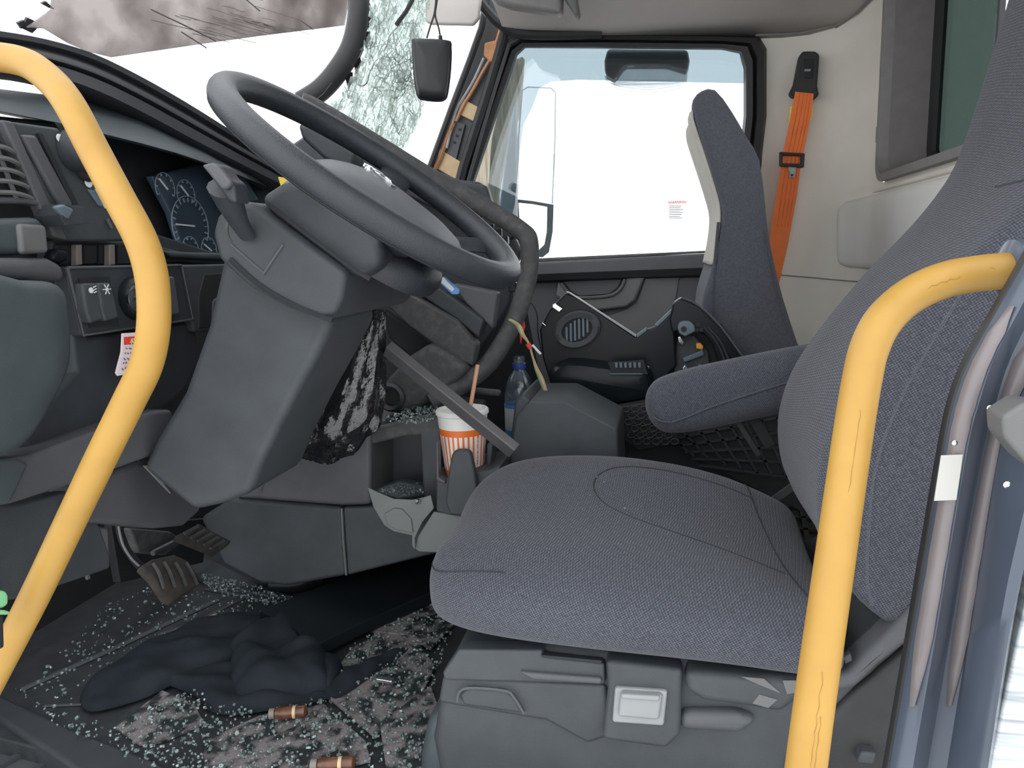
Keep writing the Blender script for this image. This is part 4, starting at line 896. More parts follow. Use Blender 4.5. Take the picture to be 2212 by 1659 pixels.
# ------------------------------------------------------------------ centre dash wreck
cd_ = thing('broken_dash_frame', P(1060, 800, Y=1.75), 'dusty black frame of the torn-open centre dashboard behind the steering wheel', 'dashboard frame')
MB().tube(cr([P(a, b, Y=y) for a, b, y in ((650, 222, 1.53), (690, 240, 1.55), (800, 305, 1.6), (940, 390, 1.66), (1050, 450, 1.70), (1125, 498, 1.72), (1143, 525, 1.72), (1140, 600, 1.72), (1112, 690, 1.70), (1060, 780, 1.66), (1000, 830, 1.62), (930, 870, 1.58))], 5), [.022]*56, 12).build('frame_rail', 'dusty_plastic', cd_, smooth=True)
slab('top_skin', [(700, 262), (830, 325), (1000, 392), (1050, 400), (1062, 440), (1130, 500), (1100, 520), (980, 470), (820, 400), (640, 400), (600, 330)], 'dark_plastic', cd_, th=.04, bevel=.01, Y=1.82)
slab('corner_cover', [(968, 386), (1030, 392), (1044, 402), (1062, 442), (1010, 425)], 'black_rubber', cd_, th=.06, bevel=.012, Y=1.9)
slab('inner_face', [(640, 400), (680, 330), (760, 325), (1000, 400), (1110, 510), (1125, 540), (1100, 660), (1050, 740), (1010, 800), (820, 900), (800, 640)], 'dark_plastic', cd_, th=.03, bevel=.01, Y=1.92)
slab('side_cavity', [(760, 600), (1000, 600), (1130, 640), (1200, 1000), (780, 960)], 'black_void', cd_, th=.03, bevel=.01, Y=2.2)  # black sheet added as the darkness inside the torn dash
slab('dusty_plate', [(818, 645), (850, 622), (880, 632), (985, 692), (1028, 745), (1020, 792), (968, 768), (880, 702)], 'dusty_plastic', cd_, th=.05, bevel=.006, Y=1.62)
slab('dark_channel', [(868, 612), (920, 600), (1045, 692), (1034, 732), (985, 690)], 'dark_plastic', cd_, th=.05, bevel=.006, Y=1.64)
slab('glove_face', [(975, 612), (1075, 632), (1064, 712), (1045, 694), (1005, 655)], 'grey_plastic', cd_, th=.04, bevel=.006, Y=1.66)
slab('carrier', [(822, 665), (880, 706), (960, 764), (910, 790), (840, 730)], 'black_void', cd_, th=.03, bevel=.004, Y=1.68)
MB().prism(poly([(880, 772), (926, 742), (975, 768), (1012, 798), (985, 828), (946, 852), (905, 886), (845, 896), (822, 875), (826, 830)], Y=1.59), (0, .12, 0)).build('air_duct', 'dusty_plastic', cd_, bevel=.02, seg=4)
MB().lathe(P(846, 858, Y=1.588), [(.033, .02), (.034, -.006), (.028, -.012), (.020, -.006), (.018, .01), (.002, .012)], (.1, 1, 0), 24).build('duct_mouth', 'dark_plastic', cd_, smooth=True)
MB().lathe(P(846, 858, Y=1.583), [(.018, .006), (.018, .0), (.002, .0)], (.1, 1, 0), 20).build('duct_hole', 'black_void', cd_)
for a, b in ((1005, 460), (1030, 475), (1060, 490), (1085, 520), (1095, 560), (1100, 590), (1070, 505), (1108, 620)):
    MB().box(P(a, b, Y=1.74), (random.uniform(.008, .018), .01, random.uniform(.006, .014))).build('torn_bracket', 'gloss_black', cd_, bevel=.003)
for a, b in ((1090, 535), (1098, 575), (1112, 600), (1080, 520)):
    MB().lathe(P(a, b, Y=1.715), [(.004, 0), (.006, .004), (.002, .008)], (.4, -1, .4), 8).build('screw', 'chrome', cd_, smooth=True)
o = MB().bar(P(836, 752, Y=1.375), P(1112, 975, Y=1.375), .020, .034, (.35, -.6, .7)).build('metal_bar', 'bronze_bar', bevel=.003)
tag(o, 'flat brown-grey metal bar leaning diagonally across the striped cup', 'bar')
o = slab('blue_card', [(938, 600), (960, 598), (992, 626), (990, 636), (976, 636)], 'blue_plastic', th=.006, bevel=.002, Y=1.30)
tag(o, 'small blue and white card edge under the steering wheel rim', 'card')
slab('card_stripe', [(940, 599), (958, 599), (982, 624), (976, 630)], 'wire_white', o, th=.002, bevel=0, Y=1.297)
o = slab('yellow_tag', [(600, 382), (618, 384), (642, 396), (618, 408), (606, 402)], 'yellow_print', th=.004, bevel=.001, Y=1.46)
tag(o, 'small torn yellow tag behind the steering wheel rim', 'tag')
for (a, b), lab in (((648, 232), 'upper'), ((710, 286), 'lower')):
    o = MB().lathe(P(a-5, b, Y=1.45), [(.002, -.014), (.012, -.008), (.014, 0), (.009, .010), (.002, .014)], (1, .2, .4), 12).build('clip_cap', 'white_print', smooth=True)
    tag(o, 'small white clip cap inside the steering wheel opening, the %s of two' % lab, 'clip')
slab('switch_pod', [(640, 265), (700, 275), (770, 330), (760, 370), (700, 345), (650, 300)], 'dark_plastic', cd_, th=.05, bevel=.01, Y=1.42)

# ------------------------------------------------------------------ tunnel, consoles, bracket
tn = thing('engine_cover', V((-.6, 1.6, FLOOR)), 'grey plastic engine tunnel cover between footwell and centre console', 'cover')
slab('upper_panel', [(600, 950), (660, 915), (800, 930), (800, 1092), (740, 1094), (500, 1076), (560, 1060)], 'grey_plastic', tn, th=.5, bevel=.012, Y=1.46)
slab('lower_panel', [(430, 1120), (500, 1075), (738, 1096), (748, 1245), (620, 1268), (560, 1262), (480, 1220)], 'charcoal_plastic', tn, th=.5, bevel=.012, Y=1.47)
slab('lower_panel', [(738, 1096), (800, 1094), (1010, 1100), (1010, 1180), (748, 1245)], 'charcoal_plastic', tn, th=.5, bevel=.008, Y=1.472)
MB().tube([P(a, b, Y=1.468) for a, b in ((738, 1098), (742, 1170), (748, 1242))], .003, 6).build('panel_bead', 'warm_grey_plastic', tn, smooth=True)
slab('heel_ramp', [(400, 1190), (470, 1215), (560, 1262), (640, 1290), (470, 1270), (400, 1230)], 'charcoal_plastic', tn, th=.02, bevel=.004, Z=FLOOR+.01)
ft = MB().tube(cr([P(a, b, Z=FLOOR+.02) for a, b in ((588, 1262), (640, 1262), (690, 1250))], 4), .022, 12).build('tunnel_foot', 'gloss_black', smooth=True)
tag(ft, 'short glossy black floor tube at the foot of the engine cover', 'tube')

cc = thing('centre_console', V((-.45, 1.6, FLOOR)), 'dark console with open storage box and cup holder beside the engine cover', 'console')
slab('box_back', [(795, 945), (950, 925), (950, 1080), (800, 1080)], 'dark_plastic', cc, th=.06, bevel=.006, Y=1.60)
slab('box_side', [(905, 930), (952, 925), (955, 1110), (915, 1090)], 'charcoal_plastic', cc, th=.16, bevel=.006, Y=1.47)
slab('shelf_top', [(780, 950), (800, 930), (890, 905), (960, 905), (958, 938), (870, 944), (800, 962)], 'dusty_plastic', cc, th=.05, bevel=.008, Y=1.47)
slab('shelf_floor', [(800, 925), (880, 880), (965, 860), (1040, 872), (1040, 930), (960, 925), (880, 918)], 'black_void', cc, th=.05, bevel=.004, Y=1.66)
slab('shelf_rail', [(1000, 838), (1078, 846), (1078, 858), (1000, 850)], 'dusty_plastic', cc, th=.03, bevel=.006, Y=1.72)
slab('tray', [(800, 1060), (860, 1040), (915, 1050), (925, 1072), (860, 1080)], 'teal_grey_plastic', cc, th=.03, bevel=.006, Y=1.50)
hd = slab('cup_holder', [(942, 1020), (950, 1035), (962, 1042), (965, 1030), (1060, 1015), (1080, 1005), (1080, 1100), (1000, 1118), (965, 1112), (942, 1105)], 'charcoal_plastic', cc, th=.16, bevel=.012, Y=1.405)
slab('holder_finger', [(962, 1085), (970, 1010), (976, 980), (984, 973), (1008, 973), (1016, 980), (1024, 1015), (1034, 1085), (1010, 1116), (972, 1112)], 'charcoal_plastic', hd, th=.02, bevel=.007, Y=1.385)
slab('holder_rim', [(941, 955), (946, 955), (948, 1032), (962, 1040), (961, 1046), (942, 1038)], 'grey_plastic', hd, th=.02, bevel=.003, Y=1.40)
slab('holder_rim', [(1052, 960), (1066, 950), (1060, 1000), (1056, 1016), (1050, 1012)], 'charcoal_plastic', hd, th=.05, bevel=.004, Y=1.45)
slab('holder_back', [(940, 950), (1090, 945), (1090, 1030), (945, 1050)], 'black_void', hd, th=.02, bevel=.003, Y=1.56)

br = thing('mounting_bracket', P(880, 1190, Y=1.40), 'bent pale grey metal bracket with a bolt below the storage box', 'bracket')
slab('bracket_plate', [(794, 1053), (812, 1062), (850, 1078), (890, 1080), (918, 1074), (930, 1070), (937, 1098), (912, 1128), (896, 1162), (897, 1188), (890, 1180), (890, 1157), (850, 1148), (830, 1135), (806, 1095)], 'metal_bracket', br, th=.004, bevel=.0012, Y=1.40)
slab('bracket_dish', [(830, 1110), (850, 1098), (868, 1100), (888, 1122), (892, 1152), (852, 1144), (836, 1132)], 'metal_bracket', br, th=.005, bevel=.002, Y=1.396)
slab('bracket_wing', [(896, 1186), (902, 1160), (936, 1106), (1000, 1112), (990, 1196), (905, 1192)], 'metal_bracket', br, th=.008, bevel=.002, Y=1.41)
MB().lathe(P(904, 1084, Y=1.398), [(.005, 0), (.006, .006), (.003, .012)], (0, -1, .5), 10).build('bolt', 'chrome', br, smooth=True)

sc = thing('shifter_console', P(1220, 990, Y=1.5), 'dark angular floor console with a round dial between the seats', 'console')
slab('console_body', [(1100, 985), (1114, 900), (1144, 866), (1221, 866), (1334, 926), (1340, 1080), (1100, 1080)], 'charcoal_plastic', sc, th=.22, bevel=.006, Y=1.50)
slab('console_cheek', [(1098, 990), (1112, 868), (1128, 850), (1146, 868), (1118, 990)], 'dark_plastic', sc, th=.2, bevel=.006, Y=1.52)
kn = MB().lathe(P(1264, 884, Y=1.60), [(.034, -.006), (.036, 0), (.036, .010), (.030, .014), (.006, .016)], (.5, .1, .86), 24).build('dial', 'gloss_black', sc, smooth=True)
MB().tube([P(1264, 884, Y=1.60)+V((.5, .1, .86)).normalized()*.012+(V((.86, 0, -.5))*math.cos(q)+V((0, 1, -.11))*math.sin(q))*.035 for q in [2*math.pi*i/24 for i in range(24)]], .002, 5, closed=True).build('dial_ring', 'bluegrey_plastic', kn, smooth=True)

# cross-ribbed mat standing against the passenger seat pedestal
rm = thing('ribbed_mat', P(1600, 1080, Y=1.93), 'black cross-ribbed rubber mat under the driver armrest', 'mat')
slab('mat_sheet', [(1440, 930), (1560, 905), (1720, 880), (1740, 1110), (1620, 1050), (1500, 990)], 'black_rubber', rm, th=.012, bevel=.002, Y=1.90)
for k in range(9):
    MB().bar(P(1440+k*34, 935-k*5, Y=1.897), P(1500+k*34, 985+k*9, Y=1.897), .006, .012, (0, 1, 0)).build('mat_rib', 'dark_plastic', rm)
for k in range(5):
    MB().bar(P(1452+k*14, 948+k*14, Y=1.896), P(1735, 890+k*36, Y=1.896), .006, .010, (0, 1, 0)).build('mat_rib', 'dark_plastic', rm)
# honeycomb floor grille and dark box behind the console
hg = thing('floor_grille', P(1395, 950, Y=1.75), 'black honeycomb heater grille low beside the driver armrest', 'grille')
slab('grille_back', [(1335, 880), (1400, 868), (1450, 900), (1470, 960), (1380, 975), (1345, 950)], 'black_void', hg, th=.04, bevel=.004, Y=1.74)
for r in range(6):
    for c in range(5):
        x, y = 1352+c*20+(10 if r % 2 else 0)+r*3, 884+r*14
        ctr = P(x, y, Y=1.732)
        MB().tube([ctr+V((.0095*math.cos(q), 0, .0075*math.sin(q))) for q in [math.pi/3*k for k in range(6)]], .0016, 4, closed=True).build('honeycomb_cell', 'charcoal_plastic', hg)
o = slab('seat_side_box', [(1320, 880), (1345, 890), (1360, 985), (1345, 1010), (1300, 1000), (1290, 930)], 'dark_plastic', th=.12, bevel=.01, Y=1.8)
tag(o, 'dark plastic box low between console and honeycomb grille', 'box')

# ------------------------------------------------------------------ torn black fascia on the passenger seat
fa = thing('speaker_fascia', P(1400, 860, Y=1.85), 'torn glossy black dash fascia with oval speaker leaning by the passenger seat', 'fascia')
slab('left_wing', [(1222, 632), (1246, 642), (1373, 728), (1396, 712), (1414, 706), (1455, 668), (1462, 790), (1410, 850), (1330, 870), (1240, 862), (1192, 840), (1172, 775), (1165, 712), (1186, 668)], 'gloss_black', fa, th=.03, bevel=.006, Y=1.86)
slab('left_edge', [(1222, 630), (1230, 632), (1374, 724), (1374, 729), (1245, 644)], 'light_grey', fa, th=.02, bevel=.001, Y=1.857)
slab('left_edge', [(1374, 724), (1396, 708), (1398, 714), (1376, 730)], 'bluegrey_plastic', fa, th=.02, bevel=.001, Y=1.857)
slab('left_edge', [(1414, 702), (1455, 664), (1458, 670), (1420, 706)], 'bluegrey_plastic', fa, th=.02, bevel=.001, Y=1.857)
yloft('lower_bulge', [(1190, 800), (1230, 775), (1330, 785), (1395, 790), (1412, 830), (1400, 860), (1330, 872), (1240, 866), (1196, 842)], 1.84, [(1.80, .03), (1.806, .012), (1.83, 0), (1.87, 0)], 'gloss_black', fa, smoothpoly=3)
# speaker
scn = P(1247, 712, Y=1.852); sx, sz = V((math.cos(.35), 0, math.sin(.35))), V((-math.sin(.35), 0, math.cos(.35)))
def ell(a, b, y): return [scn+sx*(a*math.cos(q))+sz*(b*math.sin(q))+V((0, y, 0)) for q in [2*math.pi*i/40 for i in range(40)]]
sp = MB().grid([ell(.060, .047, .004), ell(.060, .047, -.008), ell(.054, .042, -.012), ell(.040, .029, -.010), ell(.038, .027, .004)], cv=True).build('speaker_ring', 'dark_plastic', fa, smooth=True)
MB().prism(ell(.039, .028, .0), (0, .004, 0)).build('speaker_back', 'black_void', sp)
for k in range(6):
    u = (-.028+k*.0112); hgt = .026*math.sqrt(max(.05, 1-(u/.038)**2))
    c = scn+sx*u+V((0, -.004, 0)); MB().bar(c-V((0, 0, hgt)), c+V((0, 0, hgt)), .006, .005, (0, 1, 0)).build('speaker_slat', 'bluegrey_plastic', sp, bevel=.001)
vt = slab('vent_insert', [(1312, 783), (1390, 778), (1400, 810), (1322, 808)], 'black_void', fa, th=.01, bevel=.002, Y=1.796)
for k in range(6):
    a = 1331+k*10; slab('vent_tooth', [(a-3.5, 784), (a+3, 783), (a+3.5, 795), (a-2, 795)], 'bluegrey_plastic', vt, th=.01, bevel=.001, Y=1.79)
MB().tube([P(a, 808, Y=1.79) for a in (1318, 1350, 1388)], .002, 5).build('vent_lip', 'bluegrey_plastic', vt)
def clip(q, Y=1.845): return slab('metal_clip', q, 'chrome', fa, th=.01, bevel=.002, Y=Y)
for q in ([(1193, 658), (1199, 655), (1216, 667), (1208, 675), (1192, 664)], [(1169, 698), (1173, 697), (1180, 703), (1178, 705)], [(1464, 728), (1470, 726), (1478, 740), (1474, 748), (1466, 740)], [(1474, 795), (1480, 788), (1488, 798), (1484, 812), (1476, 806)], [(1391, 862), (1400, 846), (1404, 850), (1396, 866)], [(1398, 790), (1402, 791), (1404, 798), (1400, 797)]):
    clip(q)
# right wing: arched bracket
slab('right_wing', [(1454, 655), (1471, 643), (1510, 660), (1557, 706), (1590, 745), (1625, 800), (1600, 900), (1560, 880), (1556, 800), (1540, 745), (1520, 722), (1490, 712), (1470, 715), (1452, 720), (1446, 690)], 'gloss_black', fa, th=.05, bevel=.006, Y=1.83)
slab('right_cavity', [(1440, 700), (1560, 700), (1600, 900), (1400, 900), (1410, 780)], 'black_void', fa, th=.03, bevel=.004, Y=1.90)
for off_ in (0, 14):
    MB().tube(cr([P(a+off_*.6, b, Y=1.826) for a, b in ((1520, 708), (1545, 735), (1562, 770), (1568, 800))], 4), .006, 8, sq=.6).build('wing_rib', 'dark_plastic', fa, smooth=True)
MB().tube(cr([P(a, b, Y=1.828) for a, b in ((1472, 643), (1510, 660), (1557, 706), (1612, 782))], 4), .0025, 6).build('wing_edge', 'grey_plastic', fa, smooth=True)
bl = slab('bolt_lug', [(1463, 708), (1468, 696), (1478, 693), (1490, 694), (1500, 702), (1503, 716), (1492, 722), (1480, 728), (1468, 722)], 'bluegrey_plastic', fa, th=.02, bevel=.004, Y=1.815)
MB().lathe(P(1477, 711, Y=1.8145), [(.007, 0), (.007, .002), (.001, .002)], (0, -1, 0), 12).build('lug_hole', 'black_void', bl)
for a, b in ((1508, 700), (1514, 712), (1506, 712)):
    MB().box(P(a, b, Y=1.827), (.005, .003, .005)).build('wing_slot', 'black_void', fa)
slab('inner_arch', [(1455, 800), (1462, 730), (1500, 725), (1530, 760), (1540, 850), (1480, 870)], 'dark_plastic', fa, th=.01, bevel=.003, Y=1.885)
o = slab('blue_crossbar', [(1474, 774), (1512, 758), (1518, 754), (1522, 768), (1478, 784)], 'bluegrey_plastic', th=.02, bevel=.003, Y=1.87); tag(o, 'pale blue-grey plastic bar inside the torn fascia opening', 'bar')
o = slab('blue_peg', [(1506, 788), (1516, 786), (1522, 798), (1512, 802)], 'bluegrey_plastic', th=.02, bevel=.003, Y=1.87); tag(o, 'short blue-grey peg below the bar in the fascia opening', 'peg')
o = slab('orange_clip', [(1503, 742), (1512, 740), (1520, 748), (1518, 756), (1504, 754)], 'orange_plastic', th=.015, bevel=.003, Y=1.868); tag(o, 'small orange plastic clip inside the torn fascia opening', 'clip')

# wiring
wi = thing('wiring_loom', P(1176, 838, Y=1.62), 'bundle of tan, green and red wires dangling beside the dash frame', 'wiring')
for dx, m, r in ((0, 'wire_tan', .0028), (5, 'wire_tan', .002), (-4, 'wire_green', .0018), (3, 'wire_white', .0015)):
    MB().tube(cr([P(a+dx*(.5+.5*math.sin(i*1.3)), b, Y=1.62) for i, (a, b) in enumerate(((1100, 690), (1118, 702), (1128, 722), (1142, 742), (1150, 768), (1158, 795), (1168, 818), (1178, 845)))], 4), r, 6).build('wire', m, wi, smooth=True)
MB().tube([P(1140, 742, Y=1.618), P(1146, 752, Y=1.618)], .006, 8).build('red_tape', 'wire_red', wi, smooth=True)
MB().tube([P(1150, 745, Y=1.618), P(1168, 765, Y=1.618)], .003, 6).build('wire_end', 'wire_white', wi, smooth=True)
o = slab('red_clip', [(1126, 678), (1130, 690), (1134, 706), (1124, 745), (1120, 710)], 'wire_red', th=.01, bevel=.002, Y=1.72); tag(o, 'narrow red plastic clip behind the dash frame', 'clip')
o = MB().tube(cr([P(a, b, Y=1.9) for a, b in ((1130, 648), (1148, 655), (1160, 680), (1162, 720), (1170, 760))], 4), .002, 6).build('black_cable', 'black_rubber', smooth=True); tag(o, 'thin black cable looping in front of the far door', 'cable')

# ------------------------------------------------------------------ drink cup, bottle, bag
def cupmat():
    m = bpy.data.materials.new('cup_print'); m.use_nodes = True; nt = m.node_tree; b = nt.nodes['Principled BSDF']; MAT['cup_print'] = m
    N = nt.nodes.new; L = nt.links.new; tc = N('ShaderNodeTexCoord'); sp = N('ShaderNodeSeparateXYZ'); L(tc.outputs['Object'], sp.inputs[0])
    def M(op, a, b_=None):
        n = N('ShaderNodeMath'); n.operation = op
        for i, q in enumerate((a, b_)):
            if q is None: continue
            if isinstance(q, (int, float)): n.inputs[i].default_value = q
            else: L(q, n.inputs[i])
        return n.outputs[0]
    an = M('ARCTAN2', sp.outputs[1], sp.outputs[0]); fr = M('FRACT', M('MULTIPLY', an, 28/(2*math.pi)))
    stripe = M('LESS_THAN', fr, .40); z = sp.outputs[2]
    lo = M('MULTIPLY', M('GREATER_THAN', z, .012), M('LESS_THAN', z, .0225)); hi = M('MULTIPLY', M('GREATER_THAN', z, .098), M('LESS_THAN', z, .112))
    mid = M('MULTIPLY', M('GREATER_THAN', z, .012), M('LESS_THAN', z, .112))
    f = M('MAXIMUM', M('MULTIPLY', stripe, mid), M('MAXIMUM', lo, hi))
    mx = N('ShaderNodeMix'); mx.data_type = 'RGBA'; mx.inputs[6].default_value = (.80, .79, .77, 1); mx.inputs[7].default_value = (.82, .17, .025, 1)
    L(f, mx.inputs[0]); L(mx.outputs[2], b.inputs['Base Color']); b.inputs['Roughness'].default_value = .4
cupmat()
CB = P(1005, 1030, Y=1.47)
cp = thing('drink_cup', CB, 'large orange and white striped paper cup with lid and straw in the cup holder', 'cup')
MB().lathe(CB, [(.040, 0), (.0405, .004), (.053, .138), (.0535, .142)], n=48).build('cup_wall', 'cup_print', cp, smooth=True)
MB().lathe(CB+V((0, 0, .138)), [(.0535, 0), (.056, .002), (.056, .008), (.054, .011), (.050, .012), (.047, .006), (.01, .005)], n=40).build('lid', 'paper_white', cp, smooth=True)
sb_ = P(1014, 876, Y=1.47); MB().tube([sb_-V((.004, 0, .03)), P(1032, 788, Y=1.48)], .0045, 10).build('straw', 'straw', cp, smooth=True)
mb = MB()
ang = math.radians(-38); dr_ = V((math.cos(ang), math.sin(ang), 0)); tg = V((-math.sin(ang), math.cos(ang), 0))
text_into(mb, 'WHATABURGER', CB+V((0, 0, .052))+dr_*.0462, V((0, 0, 1))+dr_*.09, -tg, .0115); mb.build('cup_lettering', 'paper_white', cp)

BB = P(1128, 985, Y=1.79)
bo = thing('water_bottle', BB, 'open clear plastic bottle with blue and white label behind the dark console', 'bottle')
MB().lathe(BB, [(0.033, 0.0), (0.0396, 0.0066), (0.0396, 0.11), (0.03905, 0.165), (0.0363, 0.1815), (0.0286, 0.2013), (0.0176, 0.2167), (0.01375, 0.2233), (0.01375, 0.2332)], n=32).build('body', 'clear_plastic', bo, smooth=True)
MB().lathe(BB+V((0, 0, 0.0066)), [(0.04037, 0.0), (0.04059, 0.0011), (0.04059, 0.066), (0.04037, 0.0671)], n=32).build('lower_label', 'blue_plastic', bo, smooth=True)
MB().lathe(BB+V((0, 0, 0.0737)), [(0.04037, 0.0), (0.04059, 0.0011), (0.04059, 0.0605), (0.04037, 0.0616)], n=32).build('upper_label', 'wire_white', bo, smooth=True)
lb = MB().lathe(BB+V((0, 0, 0.1298)), [(0.0407, 0.0), (0.04081, 0.0011), (0.04081, 0.0066), (0.0407, 0.0077)], n=32).build('label_edge', 'blue_plastic', bo, smooth=True)
MB().lathe(BB+V((0, 0, 0.2255)), [(0.01595, 0.0), (0.0165, 0.0033), (0.0165, 0.0132), (0.0143, 0.0143)], n=24).build('cap_ring', 'bottle_blue', bo, smooth=True)
MB().lathe(BB+V((0, 0, 0.2387)), [(0.01408, 0.0), (0.01496, 0.0033), (0.01408, 0.0066), (0.01496, 0.0099), (0.01375, 0.0176), (0.01155, 0.0176), (0.011, 0.0044)], n=24).build('neck', 'clear_plastic', bo, smooth=True)

bg_ = thing('rubbish_bag', P(710, 992, Y=1.36), 'shiny black plastic rubbish bag hanging beside the steering column', 'bag')
stn = [(640, 775, 54), (690, 772, 57), (740, 765, 62), (790, 752, 72), (840, 738, 84), (890, 722, 94), (925, 712, 92), (950, 706, 76), (972, 704, 56), (986, 703, 30), (993, 702, 8)]
rows = []
for i, (y, x, hw) in enumerate(cr(stn, 4)):
    c = P(x, y, Y=1.37); k = c-P(x-hw, y, Y=1.37); R_ = k.length; r = []
    t = (y-640)/350
    for j in range(64):
        q = 2*math.pi*j/64
        pl = 1+.07*math.sin(9*q+.6*math.sin(i*.4))*(.4+.6*t)+.045*math.sin(17*q+i*.30)+.03*math.sin(31*q-i*.5)*t
        r.append(c+V((math.cos(q)*R_*pl, math.sin(q)*R_*.75*pl, .006*math.sin(5*q+i*.7)*t+.004*math.sin(13*q+i))))
    rows.append(r)
bgm = MB().grid(rows, cv=True, caps=True).build('bag_skin', 'bag_black', bg_, smooth=True)
mb = MB()
for k in range(12):
    a = 664+k*9; y1 = 770+abs(k-3)*8
    pts = [P(a+16+random.uniform(-3, 3), y1, Y=1.262), P(a+8, y1+60, Y=1.256), P(a+4+random.uniform(-4, 4), y1+120, Y=1.258)]
    mb.tube(cr(pts, 4), random.uniform(.0008, .0022), 6, sq=.4, up=(0, 1, 0))
pass
o = slab('shelf_tag', [(700, 700), (712, 690), (722, 800), (712, 800)], 'black_void', bg_, th=.004, bevel=.001, Y=1.42)

# ------------------------------------------------------------------ pedals
pd = thing('brake_pedal', P(370, 1280, X=-.97), 'worn brown-black ribbed brake pedal under the steering column', 'pedal')
pc_ = [(302, 1222), (330, 1206), (378, 1196), (408, 1210), (430, 1240), (428, 1262), (400, 1282), (374, 1300), (356, 1290), (330, 1250)]
pp = slab('pad', pc_, 'pedal_rubber', pd, th=.02, bevel=.006, vec=(-.7, 0, -.7), X=-.95)
for k in range(4):
    a = 330+k*24; MB().tube(cr([P(a, 1214-k*1+abs(k-1)*2, X=-.945), P(a+14, 1238, X=-.938), P(a+24, 1270-k*3, X=-.942)], 4), .0035, 6).build('rib', 'dusty_plastic', pp, smooth=True)
MB().tube(cr([P(a, b, X=-.97) for a, b in ((254, 1120), (262, 1160), (276, 1190), (296, 1216), (312, 1232))], 4), .013, 8, sq=.5).build('arm', 'black_rubber', pd, smooth=True)
MB().tube(cr([P(a, b, X=-.955) for a, b in ((256, 1136), (265, 1175), (283, 1205), (300, 1222))], 4), .0022, 6).build('arm_edge', 'taupe_frame', pd, smooth=True)
pa = thing('accelerator_pedal', P(460, 1195, X=-1.1), 'flat black ribbed accelerator pedal beyond the brake pedal', 'pedal')
ap = slab('pad', [(378, 1158), (430, 1130), (500, 1168), (465, 1194)], 'pedal_rubber', pa, th=.015, bevel=.003, vec=(-.6, 0, -.8), X=-.97)
for k in range(5):
    a, b = 398+k*14, 1153+k*8
    MB().bar(P(a, b, X=-.965), P(a+30, b-17, X=-.965), .006, .004, (1, 0, .6)).build('rib', 'charcoal_plastic', ap)
slab('linkage', [(280, 1140), (370, 1148), (400, 1170), (360, 1200), (300, 1195)], 'dusty_plastic', pa, th=.02, bevel=.006, X=-1.03)
MB().tube([P(a, b, X=-1.0) for a, b in ((330, 1195), (380, 1170), (395, 1162))], .006, 6).build('rod', 'dark_plastic', pa, smooth=True)
slab('backplate', [(240, 1135), (450, 1120), (440, 1215), (260, 1260)], 'black_void', pa, th=.02, bevel=.003, X=-1.18)

# ------------------------------------------------------------------ floor litter
o = slab('fallen_trim', [(560, 1318), (700, 1262), (930, 1192), (960, 1190), (965, 1262), (930, 1280), (780, 1345), (668, 1400), (640, 1360)], 'gloss_black', th=.03, bevel=.004, Z=FLOOR+.045)
tag(o, 'long flat black trim panel lying on the floor against the engine cover', 'trim panel')
def heap(name, pxs, h, m, parent, z=FLOOR+.005, seed=1, fold=(1, 0)):
    """a flat-topped cloth heap with ridged folds"""
    rnd = random.Random(seed); base = cr(poly(pxs, Z=z), 5, True); c = sum(base, V())/len(base)
    ph = [rnd.uniform(0, 6.28) for _ in range(6)]; rows = []; fx, fy = fold
    for s in (1.0, 1.01, .985, .95, .88, .78, .66, .54, .42, .3, .17, .06):
        r = []
        for p in base:
            q = c+(p-c)*s; e = (1-min(1, s/1.01)**5)**.6
            w_ = (q.x*fx+q.y*fy); v_ = (q.x*-fy+q.y*fx)
            rid = abs(math.sin(w_*24+1.6*math.sin(v_*9+ph[0])+ph[1])); rid2 = math.sin(w_*61+2.2*math.sin(v_*14+ph[2])+ph[3])
            q.z = z+h*e*(.72+.28*rid**1.6)+.004*e*rid2+.003*e*math.sin(v_*90+w_*70+ph[4])
            r.append(q)
        rows.append(r)
    return MB().grid(rows, cv=True, caps=True).build(name, m, parent, smooth=True, sub=1)
jk = thing('black_jacket', P(480, 1450, Z=FLOOR), 'crumpled black cloth garment lying on the footwell floor', 'clothing')
heap('body', [(188, 1480), (300, 1405), (420, 1350), (500, 1330), (580, 1330), (612, 1345), (560, 1400), (480, 1440), (380, 1480), (300, 1515), (190, 1540)], .032, 'cloth_black', jk, seed=2, fold=(.5, .86))
heap('fold', [(490, 1420), (560, 1360), (600, 1322), (640, 1360), (668, 1392), (640, 1412), (560, 1425)], .045, 'cloth_black', jk, seed=3, fold=(.9, -.4))
heap('lining', [(348, 1472), (420, 1448), (500, 1436), (540, 1470), (640, 1515), (720, 1508), (640, 1528), (520, 1545), (455, 1540), (420, 1505)], .025, 'cloth_black', jk, seed=6, fold=(.7, .7))
heap('sleeve', [(496, 1470), (500, 1440), (520, 1424), (610, 1412), (690, 1412), (708, 1430), (716, 1480), (708, 1502), (640, 1514), (530, 1520), (502, 1504)], .06, 'cloth_black', jk, seed=4, fold=(.1, 1))
heap('pocket_flap', [(700, 1420), (742, 1445), (716, 1500), (700, 1490)], .03, 'cloth_black', jk, seed=9, fold=(1, 0))
heap('cuff', [(690, 1500), (715, 1480), (800, 1440), (880, 1405), (870, 1420), (800, 1470), (730, 1515)], .02, 'cloth_black', jk, seed=5)
